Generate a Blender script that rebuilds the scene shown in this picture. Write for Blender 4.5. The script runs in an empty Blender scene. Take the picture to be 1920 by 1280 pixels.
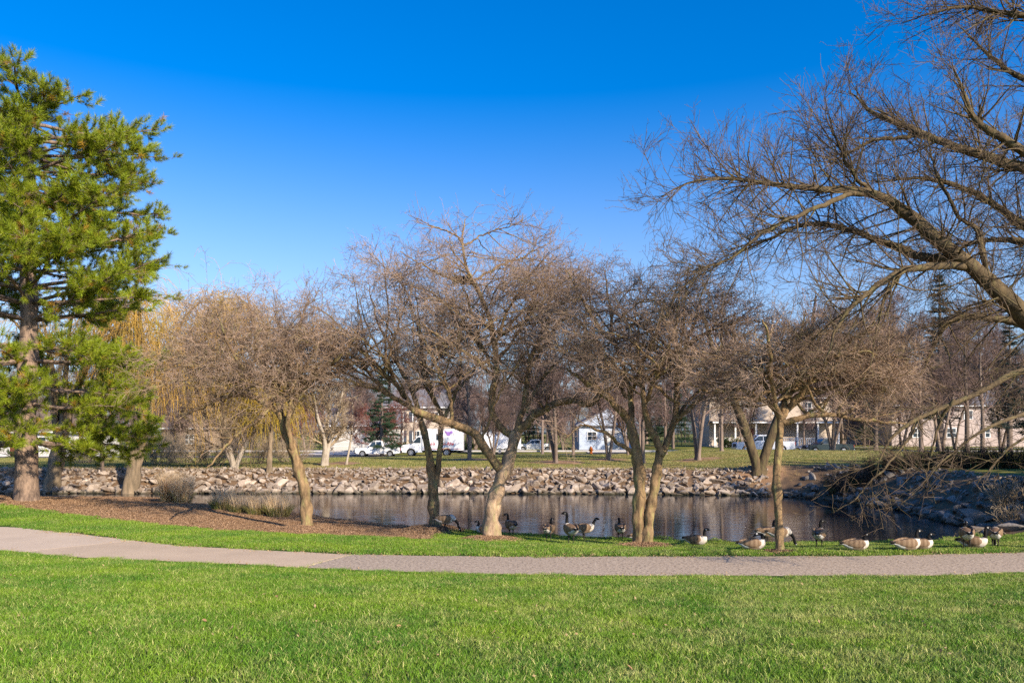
import bpy, bmesh, math
import numpy as np
from mathutils import Vector, Matrix, Euler

# ------------------------------------------------------------------ camera, sky, sun, exposure
scene = bpy.context.scene
COL = scene.collection
F = 1493.0          # focal length in photograph pixels (28 mm on 36 mm, 1920 px wide)
HOR = 813.0         # horizon row in the photograph
CAMZ = 2.9          # eye height above the footpath (z = 0)
SUN_AZ = math.radians(140.0)   # measured from +Y towards +X
SUN_EL = math.radians(27.0)

cam_data = bpy.data.cameras.new('camera')
cam_data.lens = 28.0
cam_data.sensor_width = 36.0
cam_data.shift_y = (HOR - 640.0) / 1920.0
cam_data.clip_start = 0.1
cam_data.clip_end = 6000.0
cam = bpy.data.objects.new('camera', cam_data)
cam.location = (0, 0, CAMZ)
cam.rotation_euler = (math.radians(90), 0, 0)
COL.objects.link(cam)
scene.camera = cam

world = bpy.data.worlds.new('World')
scene.world = world
world.use_nodes = True
wn, wl = world.node_tree.nodes, world.node_tree.links
sky = wn.new('ShaderNodeTexSky')
sky.sky_type = 'NISHITA'
sky.sun_disc = False
sky.sun_elevation = SUN_EL
sky.sun_rotation = SUN_AZ
sky.air_density = 1.2
sky.dust_density = 1.5
sky.ozone_density = 6.0
hsv = wn.new('ShaderNodeHueSaturation')
hsv.inputs['Saturation'].default_value = 1.35
hsv.inputs['Value'].default_value = 1.0
wtc = wn.new('ShaderNodeTexCoord')
wsep = wn.new('ShaderNodeSeparateXYZ')
wl.new(wtc.outputs['Generated'], wsep.inputs[0])
wmr = wn.new('ShaderNodeMapRange')
wmr.interpolation_type = 'SMOOTHSTEP'
wmr.inputs['From Min'].default_value = 0.02
wmr.inputs['From Max'].default_value = 0.44
wmr.inputs['To Min'].default_value = 0.70
wmr.inputs['To Max'].default_value = 1.38
wl.new(wsep.outputs['Z'], wmr.inputs['Value'])
wl.new(wmr.outputs[0], hsv.inputs['Saturation'])
wl.new(sky.outputs[0], hsv.inputs['Color'])
tint = wn.new('ShaderNodeMix')
tint.data_type = 'RGBA'
tint.blend_type = 'MULTIPLY'
tint.inputs['Factor'].default_value = 1.0
tint.inputs['B'].default_value = (0.80, 0.90, 1.10, 1)      # white balance of the photograph
wl.new(hsv.outputs[0], tint.inputs['A'])
wl.new(tint.outputs['Result'], wn['Background'].inputs['Color'])
wn['Background'].inputs['Strength'].default_value = 0.13

sun_data = bpy.data.lights.new('sun', 'SUN')
sun_data.energy = 5.0
sun_data.angle = math.radians(0.5)
sun_data.color = (1.0, 0.87, 0.70)
sun = bpy.data.objects.new('sun', sun_data)
sdir = Vector((math.sin(SUN_AZ) * math.cos(SUN_EL), math.cos(SUN_AZ) * math.cos(SUN_EL), math.sin(SUN_EL)))
sun.rotation_euler = sdir.to_track_quat('Z', 'Y').to_euler()
sun.location = sdir * 50
COL.objects.link(sun)

scene.view_settings.view_transform = 'Standard'
scene.view_settings.look = 'None'
scene.view_settings.gamma = 1.0
scene.view_settings.exposure = 0.6
scene.view_settings.use_curve_mapping = False
scene.cycles.use_denoising = False
scene.cycles.max_bounces = 6
scene.cycles.transparent_max_bounces = 6

rng = np.random.default_rng(11)

# ------------------------------------------------------------------ helpers
def link(o, parent=None):
    COL.objects.link(o)
    if parent is not None:
        o.parent = parent
    return o

def tag(o, label, cat, group=None):
    o['label'] = label
    o['category'] = cat
    if group:
        o['group'] = group
    return o

def empty(name, loc=(0, 0, 0), rz=0.0):
    o = bpy.data.objects.new(name, None)
    o.location = loc
    o.rotation_euler = (0, 0, rz)
    o.empty_display_size = 0.2
    return link(o)

def mesh_np(name, V, faces_list, smooth=False):
    """faces_list: list of int arrays (M, k)"""
    me = bpy.data.meshes.new(name)
    V = np.asarray(V, dtype=np.float32).reshape(-1, 3)
    me.vertices.add(len(V))
    me.vertices.foreach_set('co', V.ravel())
    nl = sum(f.size for f in faces_list)
    nf = sum(len(f) for f in faces_list)
    me.loops.add(nl)
    me.polygons.add(nf)
    me.loops.foreach_set('vertex_index', np.concatenate([f.ravel() for f in faces_list]).astype(np.int32))
    starts, s = [], 0
    for f in faces_list:
        k = f.shape[1]
        starts.append(s + np.arange(len(f)) * k)
        s += f.size
    me.polygons.foreach_set('loop_start', np.concatenate(starts).astype(np.int32))
    me.polygons.foreach_set('use_smooth', np.full(nf, bool(smooth)))
    me.update(calc_edges=True)
    return me

def obj(name, me, m, parent=None, kind=None):
    o = bpy.data.objects.new(name, me)
    if m is not None and len(me.materials) == 0:
        me.materials.append(m)
    if kind:
        o['kind'] = kind
    return link(o, parent)

class MB:
    """collects boxes / prisms / tubes into one mesh"""
    def __init__(s):
        s.v, s.q, s.n = [], {}, 0
    def add(s, V, faces):
        V = np.asarray(V, float).reshape(-1, 3)
        for f in faces:
            s.q.setdefault(len(f), []).append([i + s.n for i in f])
        s.v.append(V)
        s.n += len(V)
        return s
    def box(s, x0, x1, y0, y1, z0, z1):
        V = [(x0,y0,z0),(x1,y0,z0),(x1,y1,z0),(x0,y1,z0),(x0,y0,z1),(x1,y0,z1),(x1,y1,z1),(x0,y1,z1)]
        return s.add(V, [(0,3,2,1),(4,5,6,7),(0,1,5,4),(1,2,6,5),(2,3,7,6),(3,0,4,7)])
    def prism(s, prof, y0, y1, inset=0.0):
        """side profile [(x,z)...] extruded from y0 to y1"""
        n = len(prof)
        V = [(x, y0, z) for x, z in prof] + [(x, y1, z) for x, z in prof]
        fs = [tuple(range(n)), tuple(range(2*n-1, n-1, -1))]
        for i in range(n):
            j = (i + 1) % n
            fs.append((i, i + n, j + n, j))
        return s.add(V, fs)
    def cyl(s, c, r, y0, y1, k=18):
        prof = [(c[0] + r*math.cos(2*math.pi*i/k), c[1] + r*math.sin(2*math.pi*i/k)) for i in range(k)]
        return s.prism(prof, y0, y1)
    def build(s, name, m, parent=None, bevel=0.0, kind=None):
        me = mesh_np(name, np.concatenate(s.v), [np.array(f) for f in s.q.values()])
        bm = bmesh.new(); bm.from_mesh(me)
        bmesh.ops.recalc_face_normals(bm, faces=bm.faces)
        if bevel > 0:
            bmesh.ops.bevel(bm, geom=list(bm.edges), offset=bevel, segments=2, affect='EDGES', clamp_overlap=True)
        bm.to_mesh(me); bm.free()
        return obj(name, me, m, parent, kind)

def copy_tree(o, parent=None):
    c = o.copy()
    COL.objects.link(c)
    c.parent = parent
    for ch in list(o.children):
        copy_tree(ch, c)
    return c

# ------------------------------------------------------------------ materials
def new_mat(name):
    m = bpy.data.materials.new(name)
    m.use_nodes = True
    return m, m.node_tree.nodes, m.node_tree.links, m.node_tree.nodes['Principled BSDF']

def pm(name, c1, c2=None, scale=4.0, rough=0.85, bump=0.0, bscale=20.0, stretch=(1,1,1), spec=0.25,
       coords='Object', metal=0.0, c3=None, s3=30.0, transl=0.0, detail=6.0, per_obj=0.0):
    m, n, l, b = new_mat(name)
    b.inputs['Roughness'].default_value = rough
    b.inputs['Specular IOR Level'].default_value = spec
    b.inputs['Metallic'].default_value = metal
    b.inputs['Base Color'].default_value = (*c1, 1)
    tc = n.new('ShaderNodeTexCoord')
    mp = n.new('ShaderNodeMapping')
    mp.inputs['Scale'].default_value = stretch
    l.new(tc.outputs[coords], mp.inputs['Vector'])
    colout = None
    if c2 is not None:
        nz = n.new('ShaderNodeTexNoise')
        nz.inputs['Scale'].default_value = scale
        nz.inputs['Detail'].default_value = detail
        nz.inputs['Roughness'].default_value = 0.65
        l.new(mp.outputs[0], nz.inputs['Vector'])
        rp = n.new('ShaderNodeMapRange')
        rp.inputs['From Min'].default_value = 0.33
        rp.inputs['From Max'].default_value = 0.67
        l.new(nz.outputs['Fac'], rp.inputs['Value'])
        mx = n.new('ShaderNodeMix'); mx.data_type = 'RGBA'
        mx.inputs['A'].default_value = (*c1, 1)
        mx.inputs['B'].default_value = (*c2, 1)
        l.new(rp.outputs[0], mx.inputs['Factor'])
        colout = mx.outputs['Result']
        if c3 is not None:
            n3 = n.new('ShaderNodeTexNoise')
            n3.inputs['Scale'].default_value = s3
            n3.inputs['Detail'].default_value = 3.0
            l.new(mp.outputs[0], n3.inputs['Vector'])
            r3 = n.new('ShaderNodeMapRange')
            r3.inputs['From Min'].default_value = 0.52
            r3.inputs['From Max'].default_value = 0.68
            l.new(n3.outputs['Fac'], r3.inputs['Value'])
            m3 = n.new('ShaderNodeMix'); m3.data_type = 'RGBA'
            l.new(r3.outputs[0], m3.inputs['Factor'])
            l.new(colout, m3.inputs['A'])
            m3.inputs['B'].default_value = (*c3, 1)
            colout = m3.outputs['Result']
    if per_obj > 0:
        oi = n.new('ShaderNodeObjectInfo')
        mr = n.new('ShaderNodeMapRange')
        mr.inputs['To Min'].default_value = 1 - per_obj
        mr.inputs['To Max'].default_value = 1 + per_obj
        l.new(oi.outputs['Random'], mr.inputs['Value'])
        hs = n.new('ShaderNodeHueSaturation')
        l.new(mr.outputs[0], hs.inputs['Value'])
        if colout is not None:
            l.new(colout, hs.inputs['Color'])
        else:
            hs.inputs['Color'].default_value = (*c1, 1)
        colout = hs.outputs[0]
    if colout is not None:
        l.new(colout, b.inputs['Base Color'])
    if bump > 0:
        nb = n.new('ShaderNodeTexNoise')
        nb.inputs['Scale'].default_value = bscale
        nb.inputs['Detail'].default_value = 5.0
        l.new(mp.outputs[0], nb.inputs['Vector'])
        bp = n.new('ShaderNodeBump')
        bp.inputs['Strength'].default_value = bump
        bp.inputs['Distance'].default_value = 0.34/bscale
        l.new(nb.outputs['Fac'], bp.inputs['Height'])
        l.new(bp.outputs[0], b.inputs['Normal'])
    if transl > 0:
        tr = n.new('ShaderNodeBsdfTranslucent')
        ms = n.new('ShaderNodeMixShader')
        ms.inputs['Fac'].default_value = transl
        if colout is not None:
            l.new(colout, tr.inputs['Color'])
        else:
            tr.inputs['Color'].default_value = (*c1, 1)
        l.new(b.outputs[0], ms.inputs[1]); l.new(tr.outputs[0], ms.inputs[2])
        l.new(ms.outputs[0], n['Material Output'].inputs['Surface'])
    return m

M = {}
M['bark'] = pm('bark', (0.36, 0.235, 0.12), (0.10, 0.065, 0.035), 9, 0.95, 1.0, 18, (1, 1, 0.3), c3=(0.30, 0.25, 0.10), s3=7)
M['bark_pale'] = pm('bark_pale', (0.54, 0.38, 0.24), (0.22, 0.14, 0.085), 8, 0.95, 1.0, 16, (1, 1, 0.35), c3=(0.34, 0.28, 0.14), s3=6)
M['twig'] = pm('twig', (0.44, 0.315, 0.225), (0.24, 0.155, 0.105), 1.6, 0.9, c3=(0.27, 0.22, 0.10), s3=2.2, per_obj=.35)
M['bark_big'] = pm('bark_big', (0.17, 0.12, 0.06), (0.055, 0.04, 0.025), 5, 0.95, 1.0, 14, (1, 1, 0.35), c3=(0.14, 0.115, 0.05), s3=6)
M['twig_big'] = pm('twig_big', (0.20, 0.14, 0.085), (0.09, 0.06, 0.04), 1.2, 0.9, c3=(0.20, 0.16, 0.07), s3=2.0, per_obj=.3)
M['bark_far'] = pm('bark_far', (0.25, 0.185, 0.14), (0.14, 0.105, 0.085), 3, 0.95, 0.6, 10, (1, 1, 0.3), per_obj=0.25)
M['twig_far'] = pm('twig_far', (0.25, 0.17, 0.14), (0.17, 0.115, 0.10), 0.6, 0.95, per_obj=0.25)
M['twig_tan'] = pm('twig_tan', (0.42, 0.32, 0.20), (0.26, 0.19, 0.12), 0.8, 0.95)
M['bark_white'] = pm('bark_white', (0.50, 0.43, 0.34), (0.30, 0.24, 0.18), 4, 0.95, 0.6, 10, (1, 1, 0.4))
M['twig_red'] = pm('twig_red', (0.24, 0.105, 0.075), (0.19, 0.075, 0.06), 0.9, 0.9)
M['pine_bark'] = pm('pine_bark', (0.36, 0.25, 0.175), (0.085, 0.06, 0.048), 7, 0.95, 1.0, 9, (1, 1, 0.35))
M['needles'] = pm('needles', (0.17, 0.25, 0.013), (0.32, 0.335, 0.017), 1.1, 0.5, transl=0.2, spec=0.35, per_obj=.35)
M['needles_old'] = pm('needles_old', (0.40, 0.22, 0.02), (0.30, 0.20, 0.03), 1.1, 0.6, transl=0.2, per_obj=.3)
M['needles_dark'] = pm('needles_dark', (0.028, 0.06, 0.03), (0.045, 0.085, 0.035), 1.0, 0.7, transl=0.15)
M['needles_blue'] = pm('needles_blue', (0.036, 0.062, 0.05), (0.025, 0.048, 0.035), 1.0, 0.7, transl=0.15)
M['willow_strand'] = pm('willow_strand', (0.62, 0.36, 0.06), (0.52, 0.34, 0.10), 0.5, 0.8, c3=(0.36, 0.30, 0.05), s3=0.9, transl=0.2)
M['willow_yellow'] = pm('willow_yellow', (0.58, 0.38, 0.045), (0.42, 0.32, 0.05), 0.6, 0.8, transl=0.25)
M['willow_bark'] = pm('willow_bark', (0.33, 0.24, 0.15), (0.13, 0.10, 0.065), 4, 0.95, 1.0, 8, (1, 1, 0.2))
M['straw'] = pm('straw', (0.82, 0.63, 0.40), (0.66, 0.48, 0.28), 3, 0.85, transl=0.4)
M['reed_green'] = pm('reed_green', (0.12, 0.18, 0.035), (0.34, 0.26, 0.10), 2.2, 0.8, transl=0.25)
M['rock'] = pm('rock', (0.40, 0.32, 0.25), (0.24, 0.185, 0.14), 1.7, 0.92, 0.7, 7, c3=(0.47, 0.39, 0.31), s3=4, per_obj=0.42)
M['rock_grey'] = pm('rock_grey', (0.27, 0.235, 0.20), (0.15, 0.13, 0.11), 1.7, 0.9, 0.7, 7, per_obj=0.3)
M['white_paint'] = pm('white_paint', (0.78, 0.78, 0.78), None, rough=0.3, spec=0.5)
M['silver_paint'] = pm('silver_paint', (0.62, 0.64, 0.68), None, rough=0.28, spec=0.5, metal=0.2)
M['dark_paint'] = pm('dark_paint', (0.02, 0.035, 0.04), None, rough=0.25, spec=0.5)
M['glass_dark'] = pm('glass_dark', (0.03, 0.045, 0.06), None, rough=0.05, spec=0.6)
M['rubber'] = pm('rubber', (0.02, 0.02, 0.02), None, rough=0.8)
M['plastic_black'] = pm('plastic_black', (0.03, 0.03, 0.032), None, rough=0.6)
M['rim'] = pm('rim', (0.6, 0.6, 0.62), None, rough=0.3, metal=0.7)
M['chrome'] = pm('chrome', (0.55, 0.56, 0.58), None, rough=0.2, metal=0.8)
M['lamp_glass'] = pm('lamp_glass', (0.75, 0.77, 0.8), None, rough=0.1, spec=0.6)
M['red_print'] = pm('red_print', (0.50, 0.03, 0.05), None, rough=0.5)
M['purple_print'] = pm('purple_print', (0.30, 0.16, 0.48), None, rough=0.5)
M['siding_beige'] = pm('siding_beige', (0.55, 0.45, 0.35), (0.50, 0.41, 0.32), 2, 0.8)
M['siding_white'] = pm('siding_white', (0.60, 0.57, 0.53), (0.53, 0.50, 0.47), 1, 0.7)
M['siding_pink'] = pm('siding_pink', (0.46, 0.37, 0.33), (0.41, 0.33, 0.29), 1, 0.8)
M['siding_tan'] = pm('siding_tan', (0.34, 0.25, 0.17), (0.29, 0.21, 0.15), 2, 0.85)
M['roof_brown'] = pm('roof_brown', (0.20, 0.135, 0.10), (0.14, 0.10, 0.075), 6, 0.95)
M['roof_grey'] = pm('roof_grey', (0.22, 0.21, 0.22), (0.16, 0.155, 0.165), 6, 0.95)
M['trim'] = pm('trim', (0.78, 0.77, 0.75), None, rough=0.6)
M['shutter'] = pm('shutter', (0.06, 0.075, 0.10), None, rough=0.6)
M['door_red'] = pm('door_red', (0.22, 0.035, 0.03), None, rough=0.5)
M['shrub_green'] = pm('shrub_green', (0.055, 0.09, 0.02), (0.09, 0.12, 0.03), 3, 0.8, transl=0.15)
M['asphalt'] = pm('asphalt', (0.11, 0.105, 0.10), (0.085, 0.08, 0.08), 2, 0.9)
M['driveway'] = pm('driveway', (0.52, 0.48, 0.44), (0.46, 0.42, 0.38), 1, 0.9)
M['kerb'] = pm('kerb', (0.50, 0.47, 0.43), (0.42, 0.39, 0.36), 2, 0.9)
M['orange'] = pm('orange', (0.75, 0.18, 0.02), None, rough=0.5)
M['nest'] = pm('nest', (0.07, 0.05, 0.035), (0.04, 0.03, 0.02), 20, 0.95)
M['leaf_dry'] = pm('leaf_dry', (0.50, 0.30, 0.15), (0.38, 0.20, 0.09), 12, 0.8, transl=0.2)
M['goose_leg'] = pm('goose_leg', (0.035, 0.03, 0.028), None, rough=0.6)
M['path_concrete'] = pm('path_concrete', (0.60, 0.45, 0.305), (0.50, 0.375, 0.255), 0.8, 0.95, 0.35, 60, coords='Object', c3=(0.40, 0.28, 0.19), s3=26)
M['path_light'] = pm('path_light', (0.64, 0.49, 0.35), (0.55, 0.42, 0.30), 0.9, 0.95, 0.35, 60, coords='Object', c3=(0.45, 0.34, 0.25), s3=26)
M['path_gravel'] = pm('path_gravel', (0.56, 0.435, 0.315), (0.33, 0.25, 0.18), 11, 0.95, 0.5, 26, coords='Object', c3=(0.12, 0.085, 0.065), s3=19)

def wet_foot(m):
    # stone wetted and stained with algae just above the water line
    n, l = m.node_tree.nodes, m.node_tree.links
    b = n['Principled BSDF']
    src = b.inputs['Base Color'].links[0].from_socket
    g = n.new('ShaderNodeNewGeometry'); sp_ = n.new('ShaderNodeSeparateXYZ'); l.new(g.outputs['Position'], sp_.inputs[0])
    nz = n.new('ShaderNodeTexNoise'); nz.inputs['Scale'].default_value = 2.5; l.new(g.outputs['Position'], nz.inputs['Vector'])
    ad = n.new('ShaderNodeMath'); ad.operation = 'MULTIPLY_ADD'; ad.inputs[1].default_value = -.25; l.new(nz.outputs['Fac'], ad.inputs[0]); l.new(sp_.outputs['Z'], ad.inputs[2])
    r = n.new('ShaderNodeMapRange'); r.inputs['From Min'].default_value = -.60; r.inputs['From Max'].default_value = -.42; l.new(ad.outputs[0], r.inputs['Value'])
    mx = n.new('ShaderNodeMix'); mx.data_type = 'RGBA'; mx.inputs['A'].default_value = (.055, .05, .03, 1); l.new(src, mx.inputs['B']); l.new(r.outputs[0], mx.inputs['Factor'])
    # earth and moss stains
    n2 = n.new('ShaderNodeTexNoise'); n2.inputs['Scale'].default_value = 1.1; n2.inputs['Detail'].default_value = 7; l.new(g.outputs['Position'], n2.inputs['Vector'])
    r2 = n.new('ShaderNodeMapRange'); r2.inputs['From Min'].default_value = .54; r2.inputs['From Max'].default_value = .70; r2.inputs['To Max'].default_value = .7; l.new(n2.outputs['Fac'], r2.inputs['Value'])
    m2 = n.new('ShaderNodeMix'); m2.data_type = 'RGBA'; m2.inputs['B'].default_value = (.17, .115, .07, 1); l.new(mx.outputs['Result'], m2.inputs['A']); l.new(r2.outputs[0], m2.inputs['Factor'])
    l.new(m2.outputs['Result'], b.inputs['Base Color'])
wet_foot(M['rock']); wet_foot(M['rock_grey'])

# grass blade material: world-space patches of yellower turf, per-patch variation
def grass_mat(name, g1, g2, g3):
    m, n, l, b = new_mat(name)
    geo = n.new('ShaderNodeNewGeometry')
    nz = n.new('ShaderNodeTexNoise'); nz.inputs['Scale'].default_value = 0.55; nz.inputs['Detail'].default_value = 5
    l.new(geo.outputs['Position'], nz.inputs['Vector'])
    mr = n.new('ShaderNodeMapRange'); mr.inputs['From Min'].default_value = 0.38; mr.inputs['From Max'].default_value = 0.66
    l.new(nz.outputs['Fac'], mr.inputs['Value'])
    mx = n.new('ShaderNodeMix'); mx.data_type = 'RGBA'
    mx.inputs['A'].default_value = (*g1, 1); mx.inputs['B'].default_value = (*g2, 1)
    l.new(mr.outputs[0], mx.inputs['Factor'])
    at = n.new('ShaderNodeAttribute'); at.attribute_name = 'dry'
    # worn, strawy turf: ragged patches, most of them where the slope faces the path bend
    nw = n.new('ShaderNodeTexNoise'); nw.inputs['Scale'].default_value = 1.5; nw.inputs['Detail'].default_value = 6; nw.inputs['Roughness'].default_value = .7
    l.new(geo.outputs['Position'], nw.inputs['Vector'])
    sx_ = n.new('ShaderNodeSeparateXYZ'); l.new(geo.outputs['Position'], sx_.inputs[0])
    wx = n.new('ShaderNodeMapRange'); wx.inputs['From Min'].default_value = -3.0; wx.inputs['From Max'].default_value = 3.0; wx.inputs['To Min'].default_value = .0; wx.inputs['To Max'].default_value = .11
    l.new(sx_.outputs['X'], wx.inputs['Value'])
    wa = n.new('ShaderNodeMath'); wa.operation = 'ADD'; l.new(nw.outputs['Fac'], wa.inputs[0]); l.new(wx.outputs[0], wa.inputs[1])
    wr = n.new('ShaderNodeMapRange'); wr.inputs['From Min'].default_value = .55; wr.inputs['From Max'].default_value = .78; wr.inputs['To Max'].default_value = .55
    l.new(wa.outputs[0], wr.inputs['Value'])
    dsum = n.new('ShaderNodeMath'); dsum.operation = 'ADD'; dsum.use_clamp = True
    l.new(wr.outputs[0], dsum.inputs[0])
    mx2 = n.new('ShaderNodeMix'); mx2.data_type = 'RGBA'
    l.new(mx.outputs['Result'], mx2.inputs['A']); mx2.inputs['B'].default_value = (*g3, 1)
    l.new(at.outputs['Fac'], dsum.inputs[1]); l.new(dsum.outputs[0], mx2.inputs['Factor'])
    av = n.new('ShaderNodeAttribute'); av.attribute_name = 'val'
    vv = n.new('ShaderNodeHueSaturation'); l.new(av.outputs['Fac'], vv.inputs['Value']); l.new(mx2.outputs['Result'], vv.inputs['Color'])
    l.new(vv.outputs[0], b.inputs['Base Color'])
    b.inputs['Roughness'].default_value = 0.55
    b.inputs['Specular IOR Level'].default_value = 0.3
    tr = n.new('ShaderNodeBsdfTranslucent'); l.new(vv.outputs[0], tr.inputs['Color'])
    ms = n.new('ShaderNodeMixShader'); ms.inputs['Fac'].default_value = 0.16
    l.new(b.outputs[0], ms.inputs[1]); l.new(tr.outputs[0], ms.inputs[2])
    l.new(ms.outputs[0], n['Material Output'].inputs['Surface'])
    return m
M['grass'] = grass_mat('grass', (0.060, 0.19, 0.003), (0.165, 0.29, 0.006), (0.47, 0.44, 0.15))

# water
m, n, l, b = new_mat('pond_water')
b.inputs['Base Color'].default_value = (0.005, 0.011, 0.018, 1)
b.inputs['Roughness'].default_value = 0.02
b.inputs['IOR'].default_value = 1.33
b.inputs['Specular IOR Level'].default_value = 0.62
tc = n.new('ShaderNodeTexCoord'); mp = n.new('ShaderNodeMapping'); mp.inputs['Scale'].default_value = (0.45, 3.2, 1)
l.new(tc.outputs['Object'], mp.inputs['Vector'])
n1 = n.new('ShaderNodeTexNoise'); n1.inputs['Scale'].default_value = 1.6; n1.inputs['Detail'].default_value = 4
n2 = n.new('ShaderNodeTexNoise'); n2.inputs['Scale'].default_value = 0.25; n2.inputs['Detail'].default_value = 1
l.new(mp.outputs[0], n1.inputs['Vector']); l.new(tc.outputs['Object'], n2.inputs['Vector'])
mm = n.new('ShaderNodeMath'); mm.operation = 'MULTIPLY'
l.new(n1.outputs['Fac'], mm.inputs[0]); l.new(n2.outputs['Fac'], mm.inputs[1])
bp = n.new('ShaderNodeBump'); bp.inputs['Strength'].default_value = 0.5; bp.inputs['Distance'].default_value = 0.028
l.new(mm.outputs[0], bp.inputs['Height']); l.new(bp.outputs[0], b.inputs['Normal'])
M['water'] = m

# ground: zone masks come from vertex colours (what grows or lies there), borders broken up by noise
m, n, l, b = new_mat('ground')
at = n.new('ShaderNodeAttribute'); at.attribute_name = 'zone'
sep = n.new('ShaderNodeSeparateColor'); l.new(at.outputs['Color'], sep.inputs['Color'])
geo = n.new('ShaderNodeNewGeometry')
def noise(scale, detail=5):
    q = n.new('ShaderNodeTexNoise'); q.inputs['Scale'].default_value = scale; q.inputs['Detail'].default_value = detail
    l.new(geo.outputs['Position'], q.inputs['Vector']); return q.outputs['Fac']
def ramp(v, a, c):
    q = n.new('ShaderNodeMapRange'); q.inputs['From Min'].default_value = a; q.inputs['From Max'].default_value = c
    l.new(v, q.inputs['Value']); return q.outputs[0]
def mix(f, A, B):
    q = n.new('ShaderNodeMix'); q.data_type = 'RGBA'
    if isinstance(f, float): q.inputs['Factor'].default_value = f
    else: l.new(f, q.inputs['Factor'])
    for s, v in (('A', A), ('B', B)):
        if isinstance(v, tuple): q.inputs[s].default_value = (*v, 1)
        else: l.new(v, q.inputs[s])
    return q.outputs['Result']
def edge(ch, w=0.25, s=3.0):
    q = n.new('ShaderNodeMath'); q.operation = 'ADD'
    k = n.new('ShaderNodeMath'); k.operation = 'MULTIPLY_ADD'
    l.new(noise(s), k.inputs[0]); k.inputs[1].default_value = 0.9; k.inputs[2].default_value = -0.45
    l.new(ch, q.inputs[0]); l.new(k.outputs[0], q.inputs[1])
    return ramp(q.outputs[0], 0.5 - w / 2, 0.5 + w / 2)
near_c = mix(ramp(noise(1.2), 0.35, 0.65), (0.035, 0.075, 0.01), (0.06, 0.10, 0.012))
far_c = mix(ramp(noise(0.22, 6), 0.36, 0.64), (0.125, 0.16, 0.022), (0.27, 0.205, 0.055))
far_c = mix(ramp(noise(9, 3), 0.45, 0.75), far_c, (0.20, 0.20, 0.05))
mulch_c = mix(ramp(noise(1.3, 8), 0.36, 0.62), (0.36, 0.21, 0.11), (0.21, 0.125, 0.07))
mulch_c = mix(ramp(noise(22, 3), 0.50, 0.68), mulch_c, (0.36, 0.22, 0.12))
soil_c = mix(ramp(noise(1.6, 7), 0.4, 0.65), (0.20, 0.125, 0.07), (0.11, 0.075, 0.05))
c = mix(edge(sep.outputs['Green'], 0.3), near_c, far_c)
c = mix(edge(sep.outputs['Blue'], 0.3), c, soil_c)
c = mix(edge(sep.outputs['Red'], 0.25), c, mulch_c)
l.new(c, b.inputs['Base Color'])
b.inputs['Roughness'].default_value = 0.95; b.inputs['Specular IOR Level'].default_value = 0.1
bp = n.new('ShaderNodeBump'); bp.inputs['Strength'].default_value = 0.9; bp.inputs['Distance'].default_value = 0.02
l.new(noise(14, 6), bp.inputs['Height']); l.new(bp.outputs[0], b.inputs['Normal'])
M['ground'] = m

# ------------------------------------------------------------------ the lie of the land
def px_flat(px, py, z=0.0):
    D = (CAMZ - z) * F / (py - HOR)
    return ((px - 960) / F * D, D)

FAR_EDGE = [px_flat(*p) for p in [(0,985),(120,997),(230,1010),(330,1022),(480,1030),(640,1038),(800,1041),(960,1043),(1400,1042),(1600,1042),(1920,1035)]]
NEAR_EDGE = [px_flat(*p) for p in [(0,1030),(150,1043),(300,1049),(460,1056),(600,1063),(760,1070),(960,1074),(1200,1077),(1500,1077),(1700,1078),(1920,1070)]]
FAR_EDGE = [(-70, 34.5), (-32, 30.0)] + FAR_EDGE + [(15.0, 17.6), (22.0, 14.0), (40, 4.0), (70, -14.0)]
NEAR_EDGE = [(-70, 30.0), (-32, 25.6)] + NEAR_EDGE + [(14.0, 15.0), (21.0, 11.2), (39, 1.0), (70, -18.0)]
fx, fy = np.array(FAR_EDGE).T
nx_, ny_ = np.array(NEAR_EDGE).T
y_far = lambda x: np.interp(x, fx, fy)
y_near = lambda x: np.interp(x, nx_, ny_)

WATER_Z = -0.5
NEAR_SHORE = [(-60,42.0),(-40,42.6),(-30,42.6),(-22,42.2),(-18.2,41.2),(-16.2,39.6),(-15.1,37.7),(-12.4,35.0),(-9.1,32.7),(-6.6,30.8),(-4.0,28.7),(-2.0,27.6),
              (0,26.7),(2.4,25.6),(4.8,24.9),(7.2,24.3),(10.4,24.3),(13.1,24.8),(15.2,25.9)]
FAR_SHORE = [(15.2,25.9),(16.6,28.2),(16.6,30.8),(17.1,35.0),(16.8,39.0),(16.1,41.4),(14.6,43.2),(10.1,44.4),(1.2,45.3),(-7.9,45.3),(-18.5,45.3),(-30,45.6),(-60,46.2)]

def seg_dist(x, y, poly):
    best = np.full(x.shape, 1e9)
    for (ax, ay), (bx, by) in zip(poly[:-1], poly[1:]):
        dx, dy = bx - ax, by - ay
        t = np.clip(((x - ax) * dx + (y - ay) * dy) / (dx*dx + dy*dy), 0, 1)
        best = np.minimum(best, np.hypot(x - ax - t*dx, y - ay - t*dy))
    return best

POND = NEAR_SHORE + FAR_SHORE[1:]
def in_pond(x, y):
    ins = np.zeros(x.shape, bool)
    n = len(POND)
    for i in range(n):
        (x1, y1), (x2, y2) = POND[i], POND[(i+1) % n]
        if y1 == y2: continue
        c = ((y1 > y) != (y2 > y)) & (x < (x2 - x1) * (y - y1) / (y2 - y1) + x1)
        ins ^= c
    return ins

def ss(t):
    t = np.clip(t, 0, 1)
    return t*t*(3 - 2*t)

MOUNDS = []   # (x, y, radius, height) mulch rings, filled below
def wobble(x, y):
    return 0.5*np.sin(0.9*x+0.3*y)+0.3*np.sin(1.7*y-0.6*x+1)+0.2*np.sin(2.9*x+2.3*y+2)

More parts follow.
